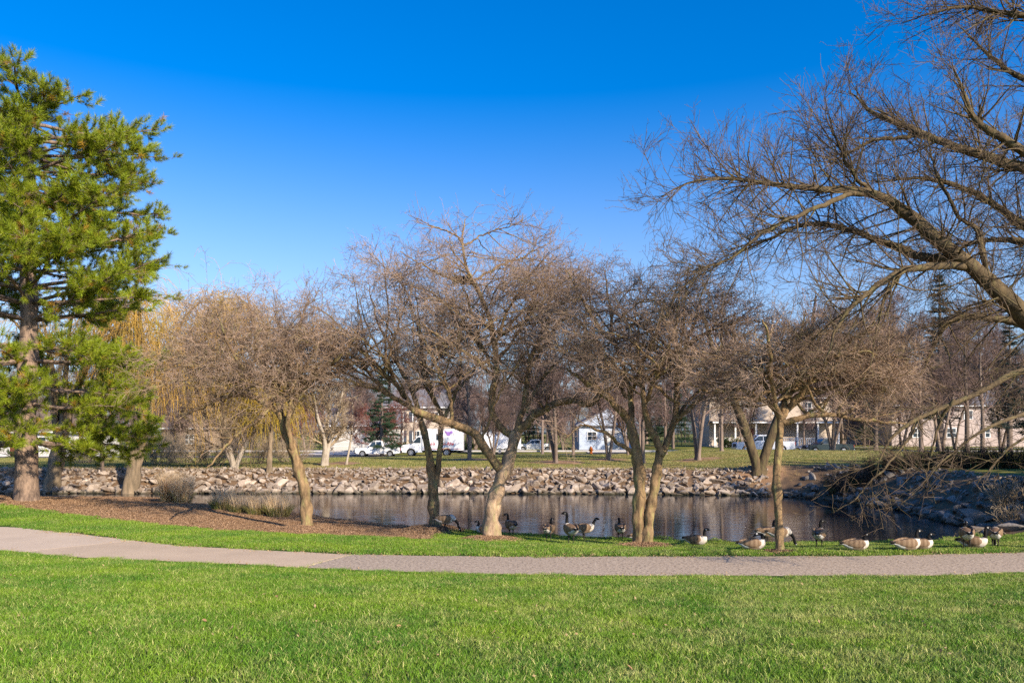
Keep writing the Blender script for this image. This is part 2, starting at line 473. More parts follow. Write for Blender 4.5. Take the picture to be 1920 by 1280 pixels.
def hgt(x, y):
    x = np.asarray(x, float); y = np.asarray(y, float)
    x, y = np.broadcast_arrays(x, y)
    dn, df = seg_dist(x, y, NEAR_SHORE), seg_dist(x, y, FAR_SHORE)
    d = np.minimum(dn, df)
    w = dn**6 / (dn**6 + df**6 + 1e-9)
    w = w * np.maximum(ss((y - 21.5)/5.0), ss((x - 15)/4.0)*ss((y - 18)/4.0))
    yn, yf = y_near(x), y_far(x)
    up = np.maximum(0, yn - y)
    dp = np.maximum(0, y - yf)
    ratio = d / (d + dp + 1e-6)
    zn = np.where(y <= yf, 0.084*up*ss(up/1.5), -0.40*(1 - ss(ratio)))
    zn = zn + 0.55*np.exp(-((x+20)/8.0)**2 - ((y-31.5)/4.0)**2) * ss(dp/2.5) * (y > yf)
    onpath = (y > yn - 0.25) & (y < yf + 0.25)
    zn = np.where(onpath, -0.016, zn + 0.012*wobble(x*1.3, y*1.3)*ss(up/2 + dp/2))
    right = ss((x - 12) / 5)
    zf = WATER_Z + 1.25*ss(d/3.4)*0.97 + 0.06*np.minimum(d, 3.4)/3.4 + 0.35*right*ss(d/5)
    zf = zf + 0.42*np.clip((d - 3.4)/24, 0, 1) + 0.05*wobble(x*.4, y*.4)*ss((d-3)/4)
    street = ss((y - 73.0)/1.2) * (1 - ss((y - 85.5)/1.5))
    zf = zf*(1-street) + 1.06*street
    zf = zf + np.clip((y - 88)/60, 0, 1.5)*0.9*(y > 88)
    z = zn*(1 - w) + zf*w
    ins = in_pond(x, y)
    z = np.where(ins, WATER_Z - 0.03 - np.minimum(1.3, d*0.45), z)
    for (mx_, my_, r_, h_) in MOUNDS:
        q = np.hypot(x - mx_, y - my_) / r_
        z = z + h_*np.exp(-(q*1.35)**4)
    return z

def onground(px, py):
    """first ground point, going away from the camera, seen at a photograph pixel"""
    D = np.linspace(6, 140, 6000)
    X = (px - 960) / F * D
    Z = hgt(X, D)
    row = HOR + (CAMZ - Z) * F / D
    k = np.argmax(row <= py)
    return float(X[k]), float(D[k]), float(Z[k])

def at(px, py, D):
    return ((px - 960)/F*D, D, CAMZ - (py - HOR)/F*D)

FRONT = {'t1': (575, 993), 't2': (815, 994), 't3': (925, 1011), 't4': (1205, 1023), 't5': (1462, 1034)}
BASE = {k: onground(*v) for k, v in FRONT.items()}
for k, r_, h_ in (('t1', 1.15, .13), ('t2', 1.25, .17), ('t3', 1.15, .10), ('t4', 0.95, .08), ('t5', 0.28, .03)):
    MOUNDS.append((BASE[k][0], BASE[k][1] - (0.25 if k != 't5' else 0), r_, h_))
FAR_BEDS = [(onground(612, 871), 2.2), (onground(655, 869), 1.6), (onground(880, 862), 2.0), (onground(1043, 867), 2.4), (onground(1140, 862), 2.0),
            (onground(1308, 862), 2.0), (onground(1425, 882), 1.5)]
for (p_, r_) in FAR_BEDS:
    MOUNDS.append((p_[0], p_[1], r_, 0.12))

def axis(parts):
    out = [np.arange(a, b, s) for a, b, s in parts]
    return np.concatenate(out)
gx = axis([(-2500,-400,300),(-400,-60,20),(-60,-34,1.3),(-34,24,0.3),(24,60,1.3),(60,400,20),(400,2600,300)])
gy = axis([(-60,4,3),(4,17,0.5),(17,52,0.3),(52,100,1.0),(100,400,15),(400,4000,400)])
GX, GY = np.meshgrid(gx, gy)
GZ = hgt(GX, GY)
NXg, NYg = len(gx), len(gy)
V = np.stack([GX, GY, GZ], -1).reshape(-1, 3)
ii = (np.arange(NYg-1)[:, None]*NXg + np.arange(NXg-1)[None, :]).ravel()
me = mesh_np('ground', V, [np.stack([ii, ii+1, ii+NXg+1, ii+NXg], 1)], smooth=True)
dN, dF = seg_dist(GX, GY, NEAR_SHORE), seg_dist(GX, GY, FAR_SHORE)
dmin = np.minimum(dN, dF)
wfar = (dF < dN) & (GY > 24)
BORD = [px_flat(*p) for p in [(0,962),(200,972),(400,985),(540,990),(640,991),(720,993),(800,997)]]
bxs, bys = np.array([(-60, 34.0)] + BORD).T
ybord = np.interp(GX, bxs, bys)
mulch = ((GY > ybord) & (~wfar) & (GX < -2.6) & (GY < 60)).astype(float) * np.clip((-2.2 - GX)/1.5, 0, 1)
mulch = np.maximum(mulch, ((dN < 0.35) & (~wfar) & (GX < 0)).astype(float)*0.8)
for (mx_, my_, r_, h_) in MOUNDS:
    mulch = np.maximum(mulch, np.clip(1.9 - 1.45*np.hypot(GX-mx_, GY-my_)/r_, 0, 1))
farm = (wfar & (GY > 26)).astype(float)
soil = wfar & (dmin < 4.0)
soil = np.where(wfar, np.clip((4.4 - dmin)/1.2, 0, 1), 0.0)
soil = np.where(in_pond(GX, GY), 1.0, soil)
zone = np.stack([mulch, farm, soil, np.ones_like(soil)], -1).reshape(-1, 4).astype(np.float32)
ca = me.color_attributes.new('zone', 'FLOAT_COLOR', 'POINT')
ca.data.foreach_set('color', zone.ravel())
ground = obj('ground', me, M['ground'], kind='structure')

# pond water: one sheet, a little larger than the shoreline
pv = []
cx_, cy_ = -8.0, 36.0
for (x, y) in POND:
    v = Vector((x, y)); c0 = Vector((np.clip(x, -50, 12), 38.0))
    dd = (v - c0); v = v + dd.normalized()*0.35
    pv.append((v.x, v.y, WATER_Z))
bm = bmesh.new()
fv = [bm.verts.new(p) for p in pv]
fc = bm.faces.new(fv)
if fc.normal.z < 0: fc.normal_flip()
bmesh.ops.triangulate(bm, faces=bm.faces[:])
me = bpy.data.meshes.new('pond_water'); bm.to_mesh(me); bm.free()
obj('pond_water', me, M['water'], kind='structure')

# footpath: three sections with open joints
def path_section(x0, x1, skew0, skew1, m):
    nseg = max(8, int((x1 - x0)/0.35))
    rows = []
    for i in range(nseg + 1):
        t = i/nseg
        x = x0 + (x1 - x0)*t
        sk = skew0 + (skew1 - skew0)*t
        xf, xn = x + sk, x - sk
        wob = 0.03*math.sin(3.1*x) + 0.02*math.sin(7.7*x+1)
        rows.append([(xn, float(y_near(xn)) - 0.03 + wob, 0.0), (xf, float(y_far(xf)) + 0.03 + wob*0.7, 0.0)])
    V, fs = [], []
    for r in rows:
        (a, b2) = r
        for t in np.linspace(0, 1, 7):
            V.append((a[0] + (b2[0]-a[0])*t, a[1] + (b2[1]-a[1])*t, -0.006 + 0.012*math.sin(math.pi*t)))
    for i in range(nseg):
        for j in range(6):
            k = i*7 + j
            fs.append((k, k+7, k+8, k+1))
    me = mesh_np('path_slab', V, [np.array(fs)])
    bm = bmesh.new(); bm.from_mesh(me); bmesh.ops.recalc_face_normals(bm, faces=bm.faces)
    if sum(f.normal.z for f in bm.faces) < 0: bmesh.ops.reverse_faces(bm, faces=bm.faces)
    ex = bmesh.ops.extrude_face_region(bm, geom=bm.faces[:])
    bmesh.ops.translate(bm, verts=[e for e in ex['geom'] if isinstance(e, bmesh.types.BMVert)], vec=(0, 0, -0.06))
    bmesh.ops.recalc_face_normals(bm, faces=bm.faces)
    bm.to_mesh(me); bm.free()
    return obj('path_slab', me, m, footpath)
footpath = empty('footpath'); footpath['kind'] = 'structure'
path_section(-40, -11.185, 0, 0.9, M['path_light'])
path_section(-11.17, -4.21, 0.9, 0.35, M['path_concrete'])
path_section(-4.17, 38, 0.35, 0, M['path_gravel'])

# street beyond the pond, kerb and driveways
def sheet(name, x0, x1, y0, y1, dz, m, parent=None, kind='structure', nx=40, ny=6):
    X, Y = np.meshgrid(np.linspace(x0, x1, nx), np.linspace(y0, y1, ny))
    Z = hgt(X, Y) + dz
    V = np.stack([X, Y, Z], -1).reshape(-1, 3)
    i = (np.arange(ny-1)[:, None]*nx + np.arange(nx-1)[None, :]).ravel()
    return obj(name, mesh_np(name, V, [np.stack([i, i+1, i+nx+1, i+nx], 1)]), m, parent, kind)
sheet('street', -160, 160, 74.6, 84.2, 0.03, M['asphalt'], nx=120)
mb = MB(); mb.box(-160, 160, 84.25, 84.4, 1.0, 1.17); mb.build('kerb', M['kerb'], kind='structure')
for (p0, p1) in ((578, 735), (1095, 1190), (1480, 1560)):
    D = 90.0
    sheet('driveway', (p0-960)/F*D, (p1-960)/F*D, 84.6, 95.5, 0.10, M['driveway'], nx=12, ny=14)
sheet('sidewalk', 38, 110, 92.6, 94.0, 0.06, M['driveway'], nx=30)

# ------------------------------------------------------------------ branch machinery
def resample(ctrl, n):
    """Catmull-Rom through control points (x, y, z, r) -> n points"""
    C = np.asarray(ctrl, float)
    if len(C) == 2:
        t = np.linspace(0, 1, n)[:, None]
        return C[0]*(1-t) + C[1]*t
    P = np.vstack([2*C[0]-C[1], C, 2*C[-1]-C[-2]])
    out = []
    for i in range(1, len(P)-2):
        p0, p1, p2, p3 = P[i-1], P[i], P[i+1], P[i+2]
        for t in np.linspace(0, 1, 12, endpoint=False):
            out.append(0.5*((2*p1) + (-p0+p2)*t + (2*p0-5*p1+4*p2-p3)*t*t + (-p0+3*p1-3*p2+p3)*t**3))
    out.append(P[-2])
    out = np.array(out)
    out[:, 3] = np.maximum(out[:, 3], 0.003)
    s = np.concatenate([[0], np.cumsum(np.linalg.norm(np.diff(out[:, :3], axis=0), axis=1))])
    u = np.linspace(0, s[-1], n)
    return np.stack([np.interp(u, s, out[:, k]) for k in range(4)], 1)

def tube_arrays(P, R, k, lump=0.0, cap=False):
    N, n, _ = P.shape
    T = np.gradient(P, axis=1)
    T /= np.linalg.norm(T, axis=2, keepdims=True) + 1e-9
    main = P[:, -1] - P[:, 0]
    main /= np.linalg.norm(main, axis=1, keepdims=True) + 1e-9
    ref = np.where(np.abs(main[:, 2:3]) > 0.75, np.array([[1.0, 0.15, 0.0]]), np.array([[0.05, 0.1, 1.0]]))
    U = np.cross(T, ref[:, None, :])
    U /= np.linalg.norm(U, axis=2, keepdims=True) + 1e-9
    W = np.cross(T, U)
    a = np.arange(k)*2*math.pi/k
    Rr = R[:, :, None]*np.ones(k)
    if lump > 0:
        s = np.arange(n)[None, :, None]
        ph = rng.uniform(0, 6.28, (N, 1, 1))
        Rr = Rr*(1 + lump*(0.5*np.sin(2*a[None, None] + 0.5*s + ph) + 0.4*np.sin(3*a[None, None] - 0.83*s + 2*ph)
                           + 0.35*np.sin(5*a[None, None] + 0.21*s + 3*ph) + 0.4*np.sin(0.9*s + ph)))
    V = P[:, :, None, :] + Rr[..., None]*(np.cos(a)[None, None, :, None]*U[:, :, None, :] + np.sin(a)[None, None, :, None]*W[:, :, None, :])
    base = (np.arange(N)*n*k)[:, None, None]
    i = np.arange(n-1)[None, :, None]*k
    j = np.arange(k)[None, None, :]
    j2 = (j + 1) % k
    Fq = np.stack([base+i+j, base+i+j2, base+i+k+j2, base+i+k+j], -1).reshape(-1, 4)
    return V.reshape(-1, 3), Fq

def tube_mesh(name, batches, lump=0.0, cap=False):
    Vs, Fs, off = [], [], 0
    caps = []
    for (P, R, k) in batches:
        V, Fq = tube_arrays(P, R, k, lump)
        Vs.append(V); Fs.append(Fq + off)
        if cap:
            n = P.shape[1]
            for q in range(P.shape[0]):
                caps.append(off + q*n*k + (n-1)*k + np.arange(k))
        off += len(V)
    faces = [np.concatenate(Fs)]
    if cap and caps:
        kk = {}
        for c in caps: kk.setdefault(len(c), []).append(c)
        faces += [np.array(v) for v in kk.values()]
    return mesh_np(name, np.concatenate(Vs), faces, smooth=True)

def spawn(P, R, per_m, L, Lj, ang, n, wig, up, rfac, rmax, rtip, tmin=0.12, tmax=1.0, flat=1.0, up0=0.0, env=None, tl=0.45, aj=0.3):
    N, m_, _ = P.shape
    lens = np.linalg.norm(np.diff(P, axis=1), axis=2).sum(1)
    cnt = rng.poisson(per_m*lens*(tmax - tmin))
    idx = np.repeat(np.arange(N), cnt)
    if len(idx) == 0:
        return np.zeros((0, n, 3)), np.zeros((0, n))
    t = rng.uniform(tmin, tmax, len(idx))
    f = t*(m_-1)
    i0 = np.minimum(f.astype(int), m_-2)
    w = (f - i0)[:, None]
    pos = P[idx, i0]*(1-w) + P[idx, i0+1]*w
    tan = P[idx, i0+1] - P[idx, i0]
    tan /= np.linalg.norm(tan, axis=1, keepdims=True) + 1e-9
    rad = R[idx, i0]*(1-w[:, 0]) + R[idx, i0+1]*w[:, 0]
    rv = rng.normal(size=(len(idx), 3))
    perp = rv - (rv*tan).sum(1, keepdims=True)*tan
    perp /= np.linalg.norm(perp, axis=1, keepdims=True) + 1e-9
    a = np.radians(rng.normal(ang, ang*aj, len(idx)))[:, None]
    d = np.cos(a)*tan + np.sin(a)*perp
    d[:, 2] = d[:, 2]*flat + up0
    d /= np.linalg.norm(d, axis=1, keepdims=True) + 1e-9
    ln = L*rng.uniform(1-Lj, 1+Lj, len(idx))*(1 - tl*t)
    if env is not None:
        out = env(pos + d*ln[:, None])
        ln = np.where(out, ln*0.6, ln)
    step = (ln/(n-1))[:, None]
    Q = np.zeros((len(idx), n, 3))
    Q[:, 0] = pos
    for k in range(1, n):
        Q[:, k] = Q[:, k-1] + d*step
        d = d + wig*rng.normal(size=d.shape) + np.array([0, 0, up])
        d /= np.linalg.norm(d, axis=1, keepdims=True) + 1e-9
    r0 = np.maximum(np.minimum(rad*rfac, rmax), rtip*1.05)
    RR = r0[:, None]*(1 - np.linspace(0, 1, n))[None] + rtip*np.linspace(0, 1, n)[None]
    return Q, RR

def gn_instances(o, name, protos_, smin, smax):
    ng = bpy.data.node_groups.new(name, 'GeometryNodeTree')
    ng.interface.new_socket('Geometry', in_out='INPUT', socket_type='NodeSocketGeometry')
    ng.interface.new_socket('Geometry', in_out='OUTPUT', socket_type='NodeSocketGeometry')
    gi, go = ng.nodes.new('NodeGroupInput'), ng.nodes.new('NodeGroupOutput')
    inst = ng.nodes.new('GeometryNodeInstanceOnPoints')
    jn = ng.nodes.new('GeometryNodeJoinGeometry')
    for p in protos_:
        oi = ng.nodes.new('GeometryNodeObjectInfo'); oi.inputs['Object'].default_value = p; oi.inputs['As Instance'].default_value = True
        ng.links.new(oi.outputs['Geometry'], jn.inputs[0])
    ng.links.new(gi.outputs[0], inst.inputs['Points']); ng.links.new(jn.outputs[0], inst.inputs['Instance'])
    inst.inputs['Pick Instance'].default_value = True
    ri = ng.nodes.new('FunctionNodeRandomValue'); ri.data_type = 'INT'
    ri.inputs[4].default_value = 0; ri.inputs[5].default_value = len(protos_) - 1
    ng.links.new(ri.outputs[2], inst.inputs['Instance Index'])
    na = ng.nodes.new('GeometryNodeInputNamedAttribute'); na.data_type = 'FLOAT_VECTOR'; na.inputs['Name'].default_value = 'rot'
    ng.links.new(na.outputs['Attribute'], inst.inputs['Rotation'])
    rs = ng.nodes.new('FunctionNodeRandomValue'); rs.data_type = 'FLOAT'
    rs.inputs[2].default_value = smin; rs.inputs[3].default_value = smax
    ng.links.new(rs.outputs[1], inst.inputs['Scale'])
    ng.links.new(inst.outputs[0], go.inputs[0])
    md = o.modifiers.new('scatter', 'NODES'); md.node_group = ng

def directed(name, P, Dv, protos_, smin, smax, parent=None):
    """uncountable little pieces (twig sprays, needle tufts) set on points P, their +Z along Dv"""
    me = mesh_np(name, P, [np.zeros((0, 3), int)])
    rot = np.zeros((len(P), 3), np.float32)
    for i in range(len(P)):
        q = Vector(Dv[i]).to_track_quat('Z', 'Y') @ Euler((0, 0, rng.uniform(0, 6.28))).to_quaternion()
        rot[i] = q.to_euler()
    at_ = me.attributes.new('rot', 'FLOAT_VECTOR', 'POINT'); at_.data.foreach_set('vector', rot.ravel())
    o = obj(name, me, None, parent, 'stuff')
    gn_instances(o, name, protos_, smin, smax)
    return o

def scatter(name, label, cat_, pts, protos_, smin, smax, parent=None):
    X, Y = pts[:, 0], pts[:, 1]
    e = .15
    Z = hgt(X, Y)
    sx = (hgt(X+e, Y) - hgt(X-e, Y))/(2*e); sy = (hgt(X, Y+e) - hgt(X, Y-e))/(2*e)
    nrm = np.stack([-np.clip(sx, -.6, .6), -np.clip(sy, -.6, .6), np.ones(len(X))], 1)
    o = directed(name, np.stack([X, Y, Z], 1), nrm, protos_, smin, smax, parent)
    if label: tag(o, label, cat_)
    return o

def cat(bs):
    P = np.concatenate([b_[0] for b_ in bs]); R = np.concatenate([b_[1] for b_ in bs])
    return P, R

def spray(name, m, ln, wig, per1, l1, per2, l2, r0, up=0.0, ang=52):
    """one twig with side twigs and spurs, growing along +Z; never linked, only instanced"""
    P = np.zeros((1, 8, 3)); d = np.array([0, 0, 1.0])
    for k in range(1, 8):
        P[0, k] = P[0, k-1] + d*ln/7
        d = d + rng.normal(size=3)*wig; d /= np.linalg.norm(d)
    R_ = np.linspace(r0, r0*.5, 8)[None]
    a = spawn(P, R_, per1, l1, .45, ang, 4, .13, up, .8, r0*.75, r0*.5, .08, 1., tl=.35)
    b = spawn(*a, per2, l2, .5, 55, 2, .1, 0, .9, r0*.6, r0*.5, .1, 1.)
    me = tube_mesh(name, [(P, R_, 3), (*a, 3), (*b, 3)])
    me.materials.append(m)
    return bpy.data.objects.new(name, me)

def ellipsoid(c, r):
    c, r = np.array(c), np.array(r)
    return lambda p: (((p - c)/r)**2).sum(1) > 1.0

SPRAYS = [spray('twig_spray', M['twig'], .68, .07, 10, .36, 7, .11, .0060) for _ in range(6)]
# ------------------------------------------------------------------ the five spreading trees by the path
def px_limb(pts, D0):
    out = []
    for (px, py, dd, r_) in pts:
        x, y, z = at(px, py, D0 + dd)
        out.append((x, y, z, r_))
    return out

def front_tree(key, name, label, trunks, limbs, env_px, bark, dens=1.0, capped=(), n_extra=32):
    bx_, D0, bz = BASE[key]
    root = empty(name, (bx_, D0, bz))
    tag(root, label, 'tree', 'spreading trees along the path')
    off = np.array([bx_, D0, bz])
    allP, allR = [], []
    for q, tr in enumerate(trunks):
        c = px_limb(tr, D0)
        c0 = list(c[0]); c0[2] -= 0.12; c0[3] *= 1.45
        C = resample([tuple(c0)] + [(c[0][0], c[0][1], c[0][2] + 0.1, c[0][3]*1.05)] + c[1:], 44)
        C[:, :2] += 0.018*rng.normal(size=(44, 2)).cumsum(0)*0.25
        C[:, :3] -= off
        me = tube_mesh('trunk', [(C[None, :, :3], C[None, :, 3], 16)], lump=0.2, cap=True)
        obj('trunk', me, bark, root)
        allP.append(resample(C, 16)[:, :3]); allR.append(resample(C, 16)[:, 3])
    lP, lR = [], []
    for q, lb in enumerate(limbs):
        C = resample(px_limb(lb, D0), 30)
        C[:, :3] -= off
        wob = rng.normal(size=(30, 3)).cumsum(0)*0.022
        wob -= np.linspace(0, 1, 30)[:, None]*wob[-1]
        if q not in capped: C[:, :3] += wob
        me = tube_mesh('limb', [(C[None, :, :3], C[None, :, 3], 10)], lump=0.10, cap=True)
        obj('limb', me, M['bark'], root)
        lP.append(C[:, :3]); lR.append(C[:, 3])
    ex, ey, erx, erz = env_px
    cen = np.array(at(ex, ey, D0)) - off
    rad3 = np.array([erx, min(erx, erz)*1.0, erz])*D0/F
    made, tries = 0, 0
    nsrc = len(lP)
    while made < n_extra and tries < 600:
        tries += 1
        q = rng.integers(nsrc); i0 = int(rng.integers(4, 19))
        p0 = lP[q][i0]
        dv = rng.normal(size=3)*[1.5, 1.1, .75]; dv /= np.linalg.norm(dv)
        if dv[2] < -.62: continue
        tg = cen + rad3*dv*rng.uniform(.70, 1.10)
        dist = np.linalg.norm(tg - p0)
        if not (1.1 < dist < 4.2): continue
        mid = (p0 + tg)/2 + np.array([0, 0, .10*dist]) + rng.normal(size=3)*.12
        rb = min(lR[q][i0]*.7, .012 + .011*dist)
        C = resample([(*p0, rb), (*mid, rb*.6), (*tg, .008)], 30)
        wob = rng.normal(size=(30, 3)).cumsum(0)*0.020
        wob -= np.linspace(0, 1, 30)[:, None]*wob[-1]
        C[:, :3] += wob
        obj('limb', tube_mesh('limb', [(C[None, ::2, :3], C[None, ::2, 3], 7)], lump=0.08), M['bark'], root)
        lP.append(C[:, :3]); lR.append(C[:, 3]); made += 1
    LP, LR = np.array(lP), np.array(lR)
    ecx, ecy, ecz = at(ex, ey, D0)
    s = D0/F
    env = ellipsoid((ecx - off[0], 0.0, ecz - off[2]), (erx*s, min(erx, erz)*s*1.02, erz*s))
    b1 = spawn(LP, LR, 2.3*dens, 1.45, .45, 50, 8, .10, 0.0, .6, .022, .006, .25, 1.0, flat=.5, up0=.06, env=env)
    b2 = spawn(*b1, 4.6*dens, 0.9, .45, 48, 5, .12, 0.02, .6, .014, .0055, .1, 1.0, flat=.8, up0=.06, env=env)
    b2b = spawn(LP, LR, 3.6*dens, 0.9, .5, 60, 5, .13, 0.04, .3, .013, .0055, .3, 1.0, up0=.15, env=env)
    B2 = cat([b2, b2b])
    b3 = spawn(*B2, 2.0*dens, 0.50, .5, 52, 4, .26, 0.02, .7, .0065, .0042, .1, 1.0, env=env)
    sp1 = spawn(*B2, 1.45*dens, .5, .3, 50, 2, 0, 0, .5, .01, .005, .1, 1.0, flat=.8, up0=.03)
    sp2 = spawn(*b1, 1.9*dens, .5, .3, 58, 2, 0, 0, .5, .01, .005, .15, 1.0, flat=.8, up0=.05)
    SPt = cat([sp1, sp2])
    directed('twig_sprays', SPt[0][:, 0], SPt[0][:, 1] - SPt[0][:, 0], SPRAYS, .7, 1.15, root)
    me = tube_mesh('branches', [(*b1, 6)]); o = obj('branches', me, M['bark'], root, 'stuff')
    me = tube_mesh('twigs', [(*B2, 3), (*b3, 3)]); obj('twigs', me, M['twig'], root, 'stuff')
    # a few long straight shoots standing out of the top of the crown
    top = b1[0][:, -1, 2] > np.quantile(b1[0][:, -1, 2], .5)
    if top.any():
        sh = spawn(b1[0][top], b1[1][top], 2.6, 1.1, .5, 42, 6, .07, .05, .5, .008, .0035, .5, 1.0, up0=.7)
        if len(sh[0]):
            sp = spawn(*sh, 7, .13, .5, 50, 3, .15, .02, .8, .005, .0034, .1, 1.)
            obj('shoots', tube_mesh('shoots', [(*sh, 4), (*sp, 3)]), M['twig'], root, 'stuff')
    return root

t1 = front_tree('t1', 'spreading_tree', 'leaning spreading bare tree on its own mulch mound, nearest the pine',
    [[(575,993,0,.21),(573,950,0,.178),(566,900,0,.172),(551,850,0,.165),(536,805,0,.15),(524,768,0,.13)]],
    [[(552,850,0,.09),(545,820,-.2,.085),(540,790,-.4,.075),(548,740,-.7,.06),(575,690,-1,.045),(600,640,-1.2,.02)],
     [(525,770,0,.11),(515,730,.1,.1),(500,690,.3,.08),(480,640,.5,.06),(470,590,.6,.04),(465,550,.6,.015)],
     [(532,790,0,.1),(562,725,-.3,.08),(600,685,-.6,.06),(640,655,-.8,.04),(675,625,-.9,.015)],
     [(528,780,0,.1),(480,748,-.2,.08),(420,745,-.4,.065),(370,765,-.6,.05),(325,790,-.7,.02)],
     [(505,765,-.1,.06),(455,800,-.8,.05),(418,840,-1.2,.038),(385,885,-1.4,.015)],
     [(515,730,0,.08),(460,690,.4,.06),(400,660,.8,.05),(340,630,1.1,.03),(300,612,1.2,.012)],
     [(520,740,0,.08),(540,680,.6,.06),(560,620,1,.04),(578,560,1.3,.015)],
     [(525,760,0,.08),(560,730,1.0,.06),(620,700,2,.04),(670,690,2.6,.015)],
     [(525,750,0,.08),(470,700,-1,.06),(430,640,-1.8,.04),(405,580,-2.2,.015)],
     [(500,690,.3,.06),(450,640,.3,.045),(400,590,.3,.03),(370,560,.3,.012)]],
    (482, 682, 222, 170), M['bark'])
t2 = front_tree('t2', 'spreading_tree', 'bare tree forking low into two stems on the large mulch mound',
    [[(815,994,0,.21),(815,950,0,.175),(812,900,0,.165),(806,860,0,.13),(800,820,0,.11),(788,778,0,.095)]],
    [[(813,905,0,.12),(820,860,0,.1),(823,820,.1,.095),(830,780,.2,.08),(850,730,.3,.06),(860,680,.4,.05),(855,600,.5,.03),(850,545,.5,.012)],
     [(790,780,0,.1),(765,755,-.2,.09),(720,735,-.4,.08),(670,720,-.6,.06),(620,700,-.7,.02)],
     [(785,772,0,.09),(760,710,.3,.07),(730,650,.5,.05),(700,580,.7,.03),(690,530,.8,.012)],
     [(770,758,0,.08),(720,690,-.8,.06),(660,640,-1.4,.04),(610,600,-1.8,.015)],
     [(830,780,.2,.07),(800,720,1,.05),(780,640,1.8,.03),(770,560,2.2,.012)],
     [(830,780,.2,.07),(800,700,-.8,.05),(790,620,-1.4,.03),(780,540,-1.8,.012)],
     [(720,735,-.4,.06),(680,680,.2,.045),(640,640,.6,.03),(600,600,.8,.012)],
     [(845,740,.3,.05),(890,700,.9,.04),(920,650,1.4,.025),(940,600,1.8,.01)]],
    (738, 648, 215, 188), M['bark'])
t3 = front_tree('t3', 'spreading_tree', 'tallest front tree, thick pale trunk with one sawn-off limb and a nest',
    [[(925,1011,0,.27),(922,985,0,.255),(928,940,0,.215),(938,900,0,.2),(948,880,0,.19),(958,840,0,.17),(967,808,0,.15)]],
    [[(946,888,0,.15),(926,865,-.1,.14),(906,835,-.2,.135),(890,812,-.2,.13),(850,795,-.3,.125),(810,782,-.4,.115),(772,768,-.5,.105)],
     [(850,797,-.3,.06),(842,760,-.3,.052),(828,700,-.4,.042),(800,640,-.5,.03),(770,580,-.5,.012)],
     [(964,818,0,.12),(942,800,.1,.11),(924,770,.1,.105),(925,740,.1,.1),(930,700,.1,.095),(925,650,.1,.09),(918,600,.1,.08),(900,560,.1,.07),(880,525,.1,.06),(872,490,.1,.045),(868,450,.1,.03),(872,410,.1,.012)],
     [(966,814,0,.13),(1000,780,-.2,.12),(1040,757,-.4,.11),(1075,752,-.5,.1),(1105,758,-.6,.09),(1125,742,-.7,.075),(1160,720,-.8,.05),(1200,700,-.9,.02)],
     [(968,808,0,.1),(985,760,.2,.09),(990,720,.3,.08),(1000,660,.5,.06),(1030,600,.7,.04),(1060,540,.8,.015)],
     [(880,525,.1,.04),(830,522,-.2,.032),(790,500,-.4,.022),(750,472,-.5,.01)],
     [(885,532,0,.045),(930,500,.2,.035),(980,480,.4,.025),(1030,455,.5,.01)],
     [(870,460,.1,.03),(825,430,.1,.022),(765,403,.1,.008)],
     [(870,460,.1,.03),(920,430,.2,.022),(980,412,.2,.008)],
     [(925,650,.1,.06),(970,610,-.6,.05),(1020,590,-1,.03),(1075,560,-1.3,.012)],
     [(928,700,.1,.06),(880,660,-.7,.05),(830,630,-1.2,.03),(785,600,-1.5,.012)],
     [(925,680,.1,.06),(960,640,1,.045),(1000,560,1.8,.03),(1020,500,2.2,.012)],
     [(925,690,.1,.06),(880,620,1.2,.045),(840,560,2,.012)],
     [(985,760,.2,.06),(1030,700,.8,.045),(1070,640,1.2,.03),(1100,590,1.4,.012)]],
    (922, 598, 205, 212), M['bark_pale'], capped=(0,))
t4 = front_tree('t4', 'spreading_tree', 'bare tree with two fused stems splitting into a V beside the water',
    [[(1200,1023,0,.2),(1199,1000,0,.185),(1199,950,0,.175),(1202,900,0,.162),(1197,860,0,.15),(1190,820,0,.13),(1181,788,0,.11)],
     [(1214,1023,-.12,.17),(1216,985,-.12,.145),(1224,930,-.1,.132),(1232,880,-.1,.13),(1239,846,-.1,.115)]],
    [[(1238,852,-.1,.1),(1225,815,-.2,.09),(1215,780,-.2,.08),(1212,740,-.3,.07),(1205,690,-.3,.05),(1195,620,-.4,.03),(1190,560,-.4,.012)],
     [(1238,852,-.1,.1),(1256,815,0,.09),(1266,770,.1,.08),(1270,710,.2,.06),(1285,640,.3,.045),(1310,580,.4,.03),(1330,520,.5,.012)],
     [(1182,792,0,.11),(1160,760,-.2,.1),(1135,738,-.3,.09),(1100,715,-.5,.07),(1060,690,-.7,.02)],
     [(1182,792,0,.1),(1178,740,.3,.08),(1165,690,.5,.06),(1150,620,.6,.045),(1140,560,.7,.03),(1130,500,.7,.012)],
     [(1196,857,0,.06),(1165,835,-.3,.05),(1130,812,-.6,.04),(1095,800,-.8,.025),(1060,822,-1,.01)],
     [(1262,790,.1,.07),(1310,740,-.4,.06),(1360,710,-.8,.045),(1410,690,-1,.015)],
     [(1270,720,.2,.06),(1320,680,.9,.05),(1370,640,1.5,.035),(1420,610,2,.012)],
     [(1213,750,-.2,.06),(1240,690,-1,.05),(1260,620,-1.6,.035),(1270,550,-2,.012)],
     [(1180,750,.2,.06),(1140,690,1.2,.05),(1100,630,2,.035),(1070,580,2.5,.012)],
     [(1150,640,.6,.05),(1110,590,.2,.035),(1080,540,0,.02),(1060,500,0,.01)]],
    (1240, 648, 235, 188), M['bark'])
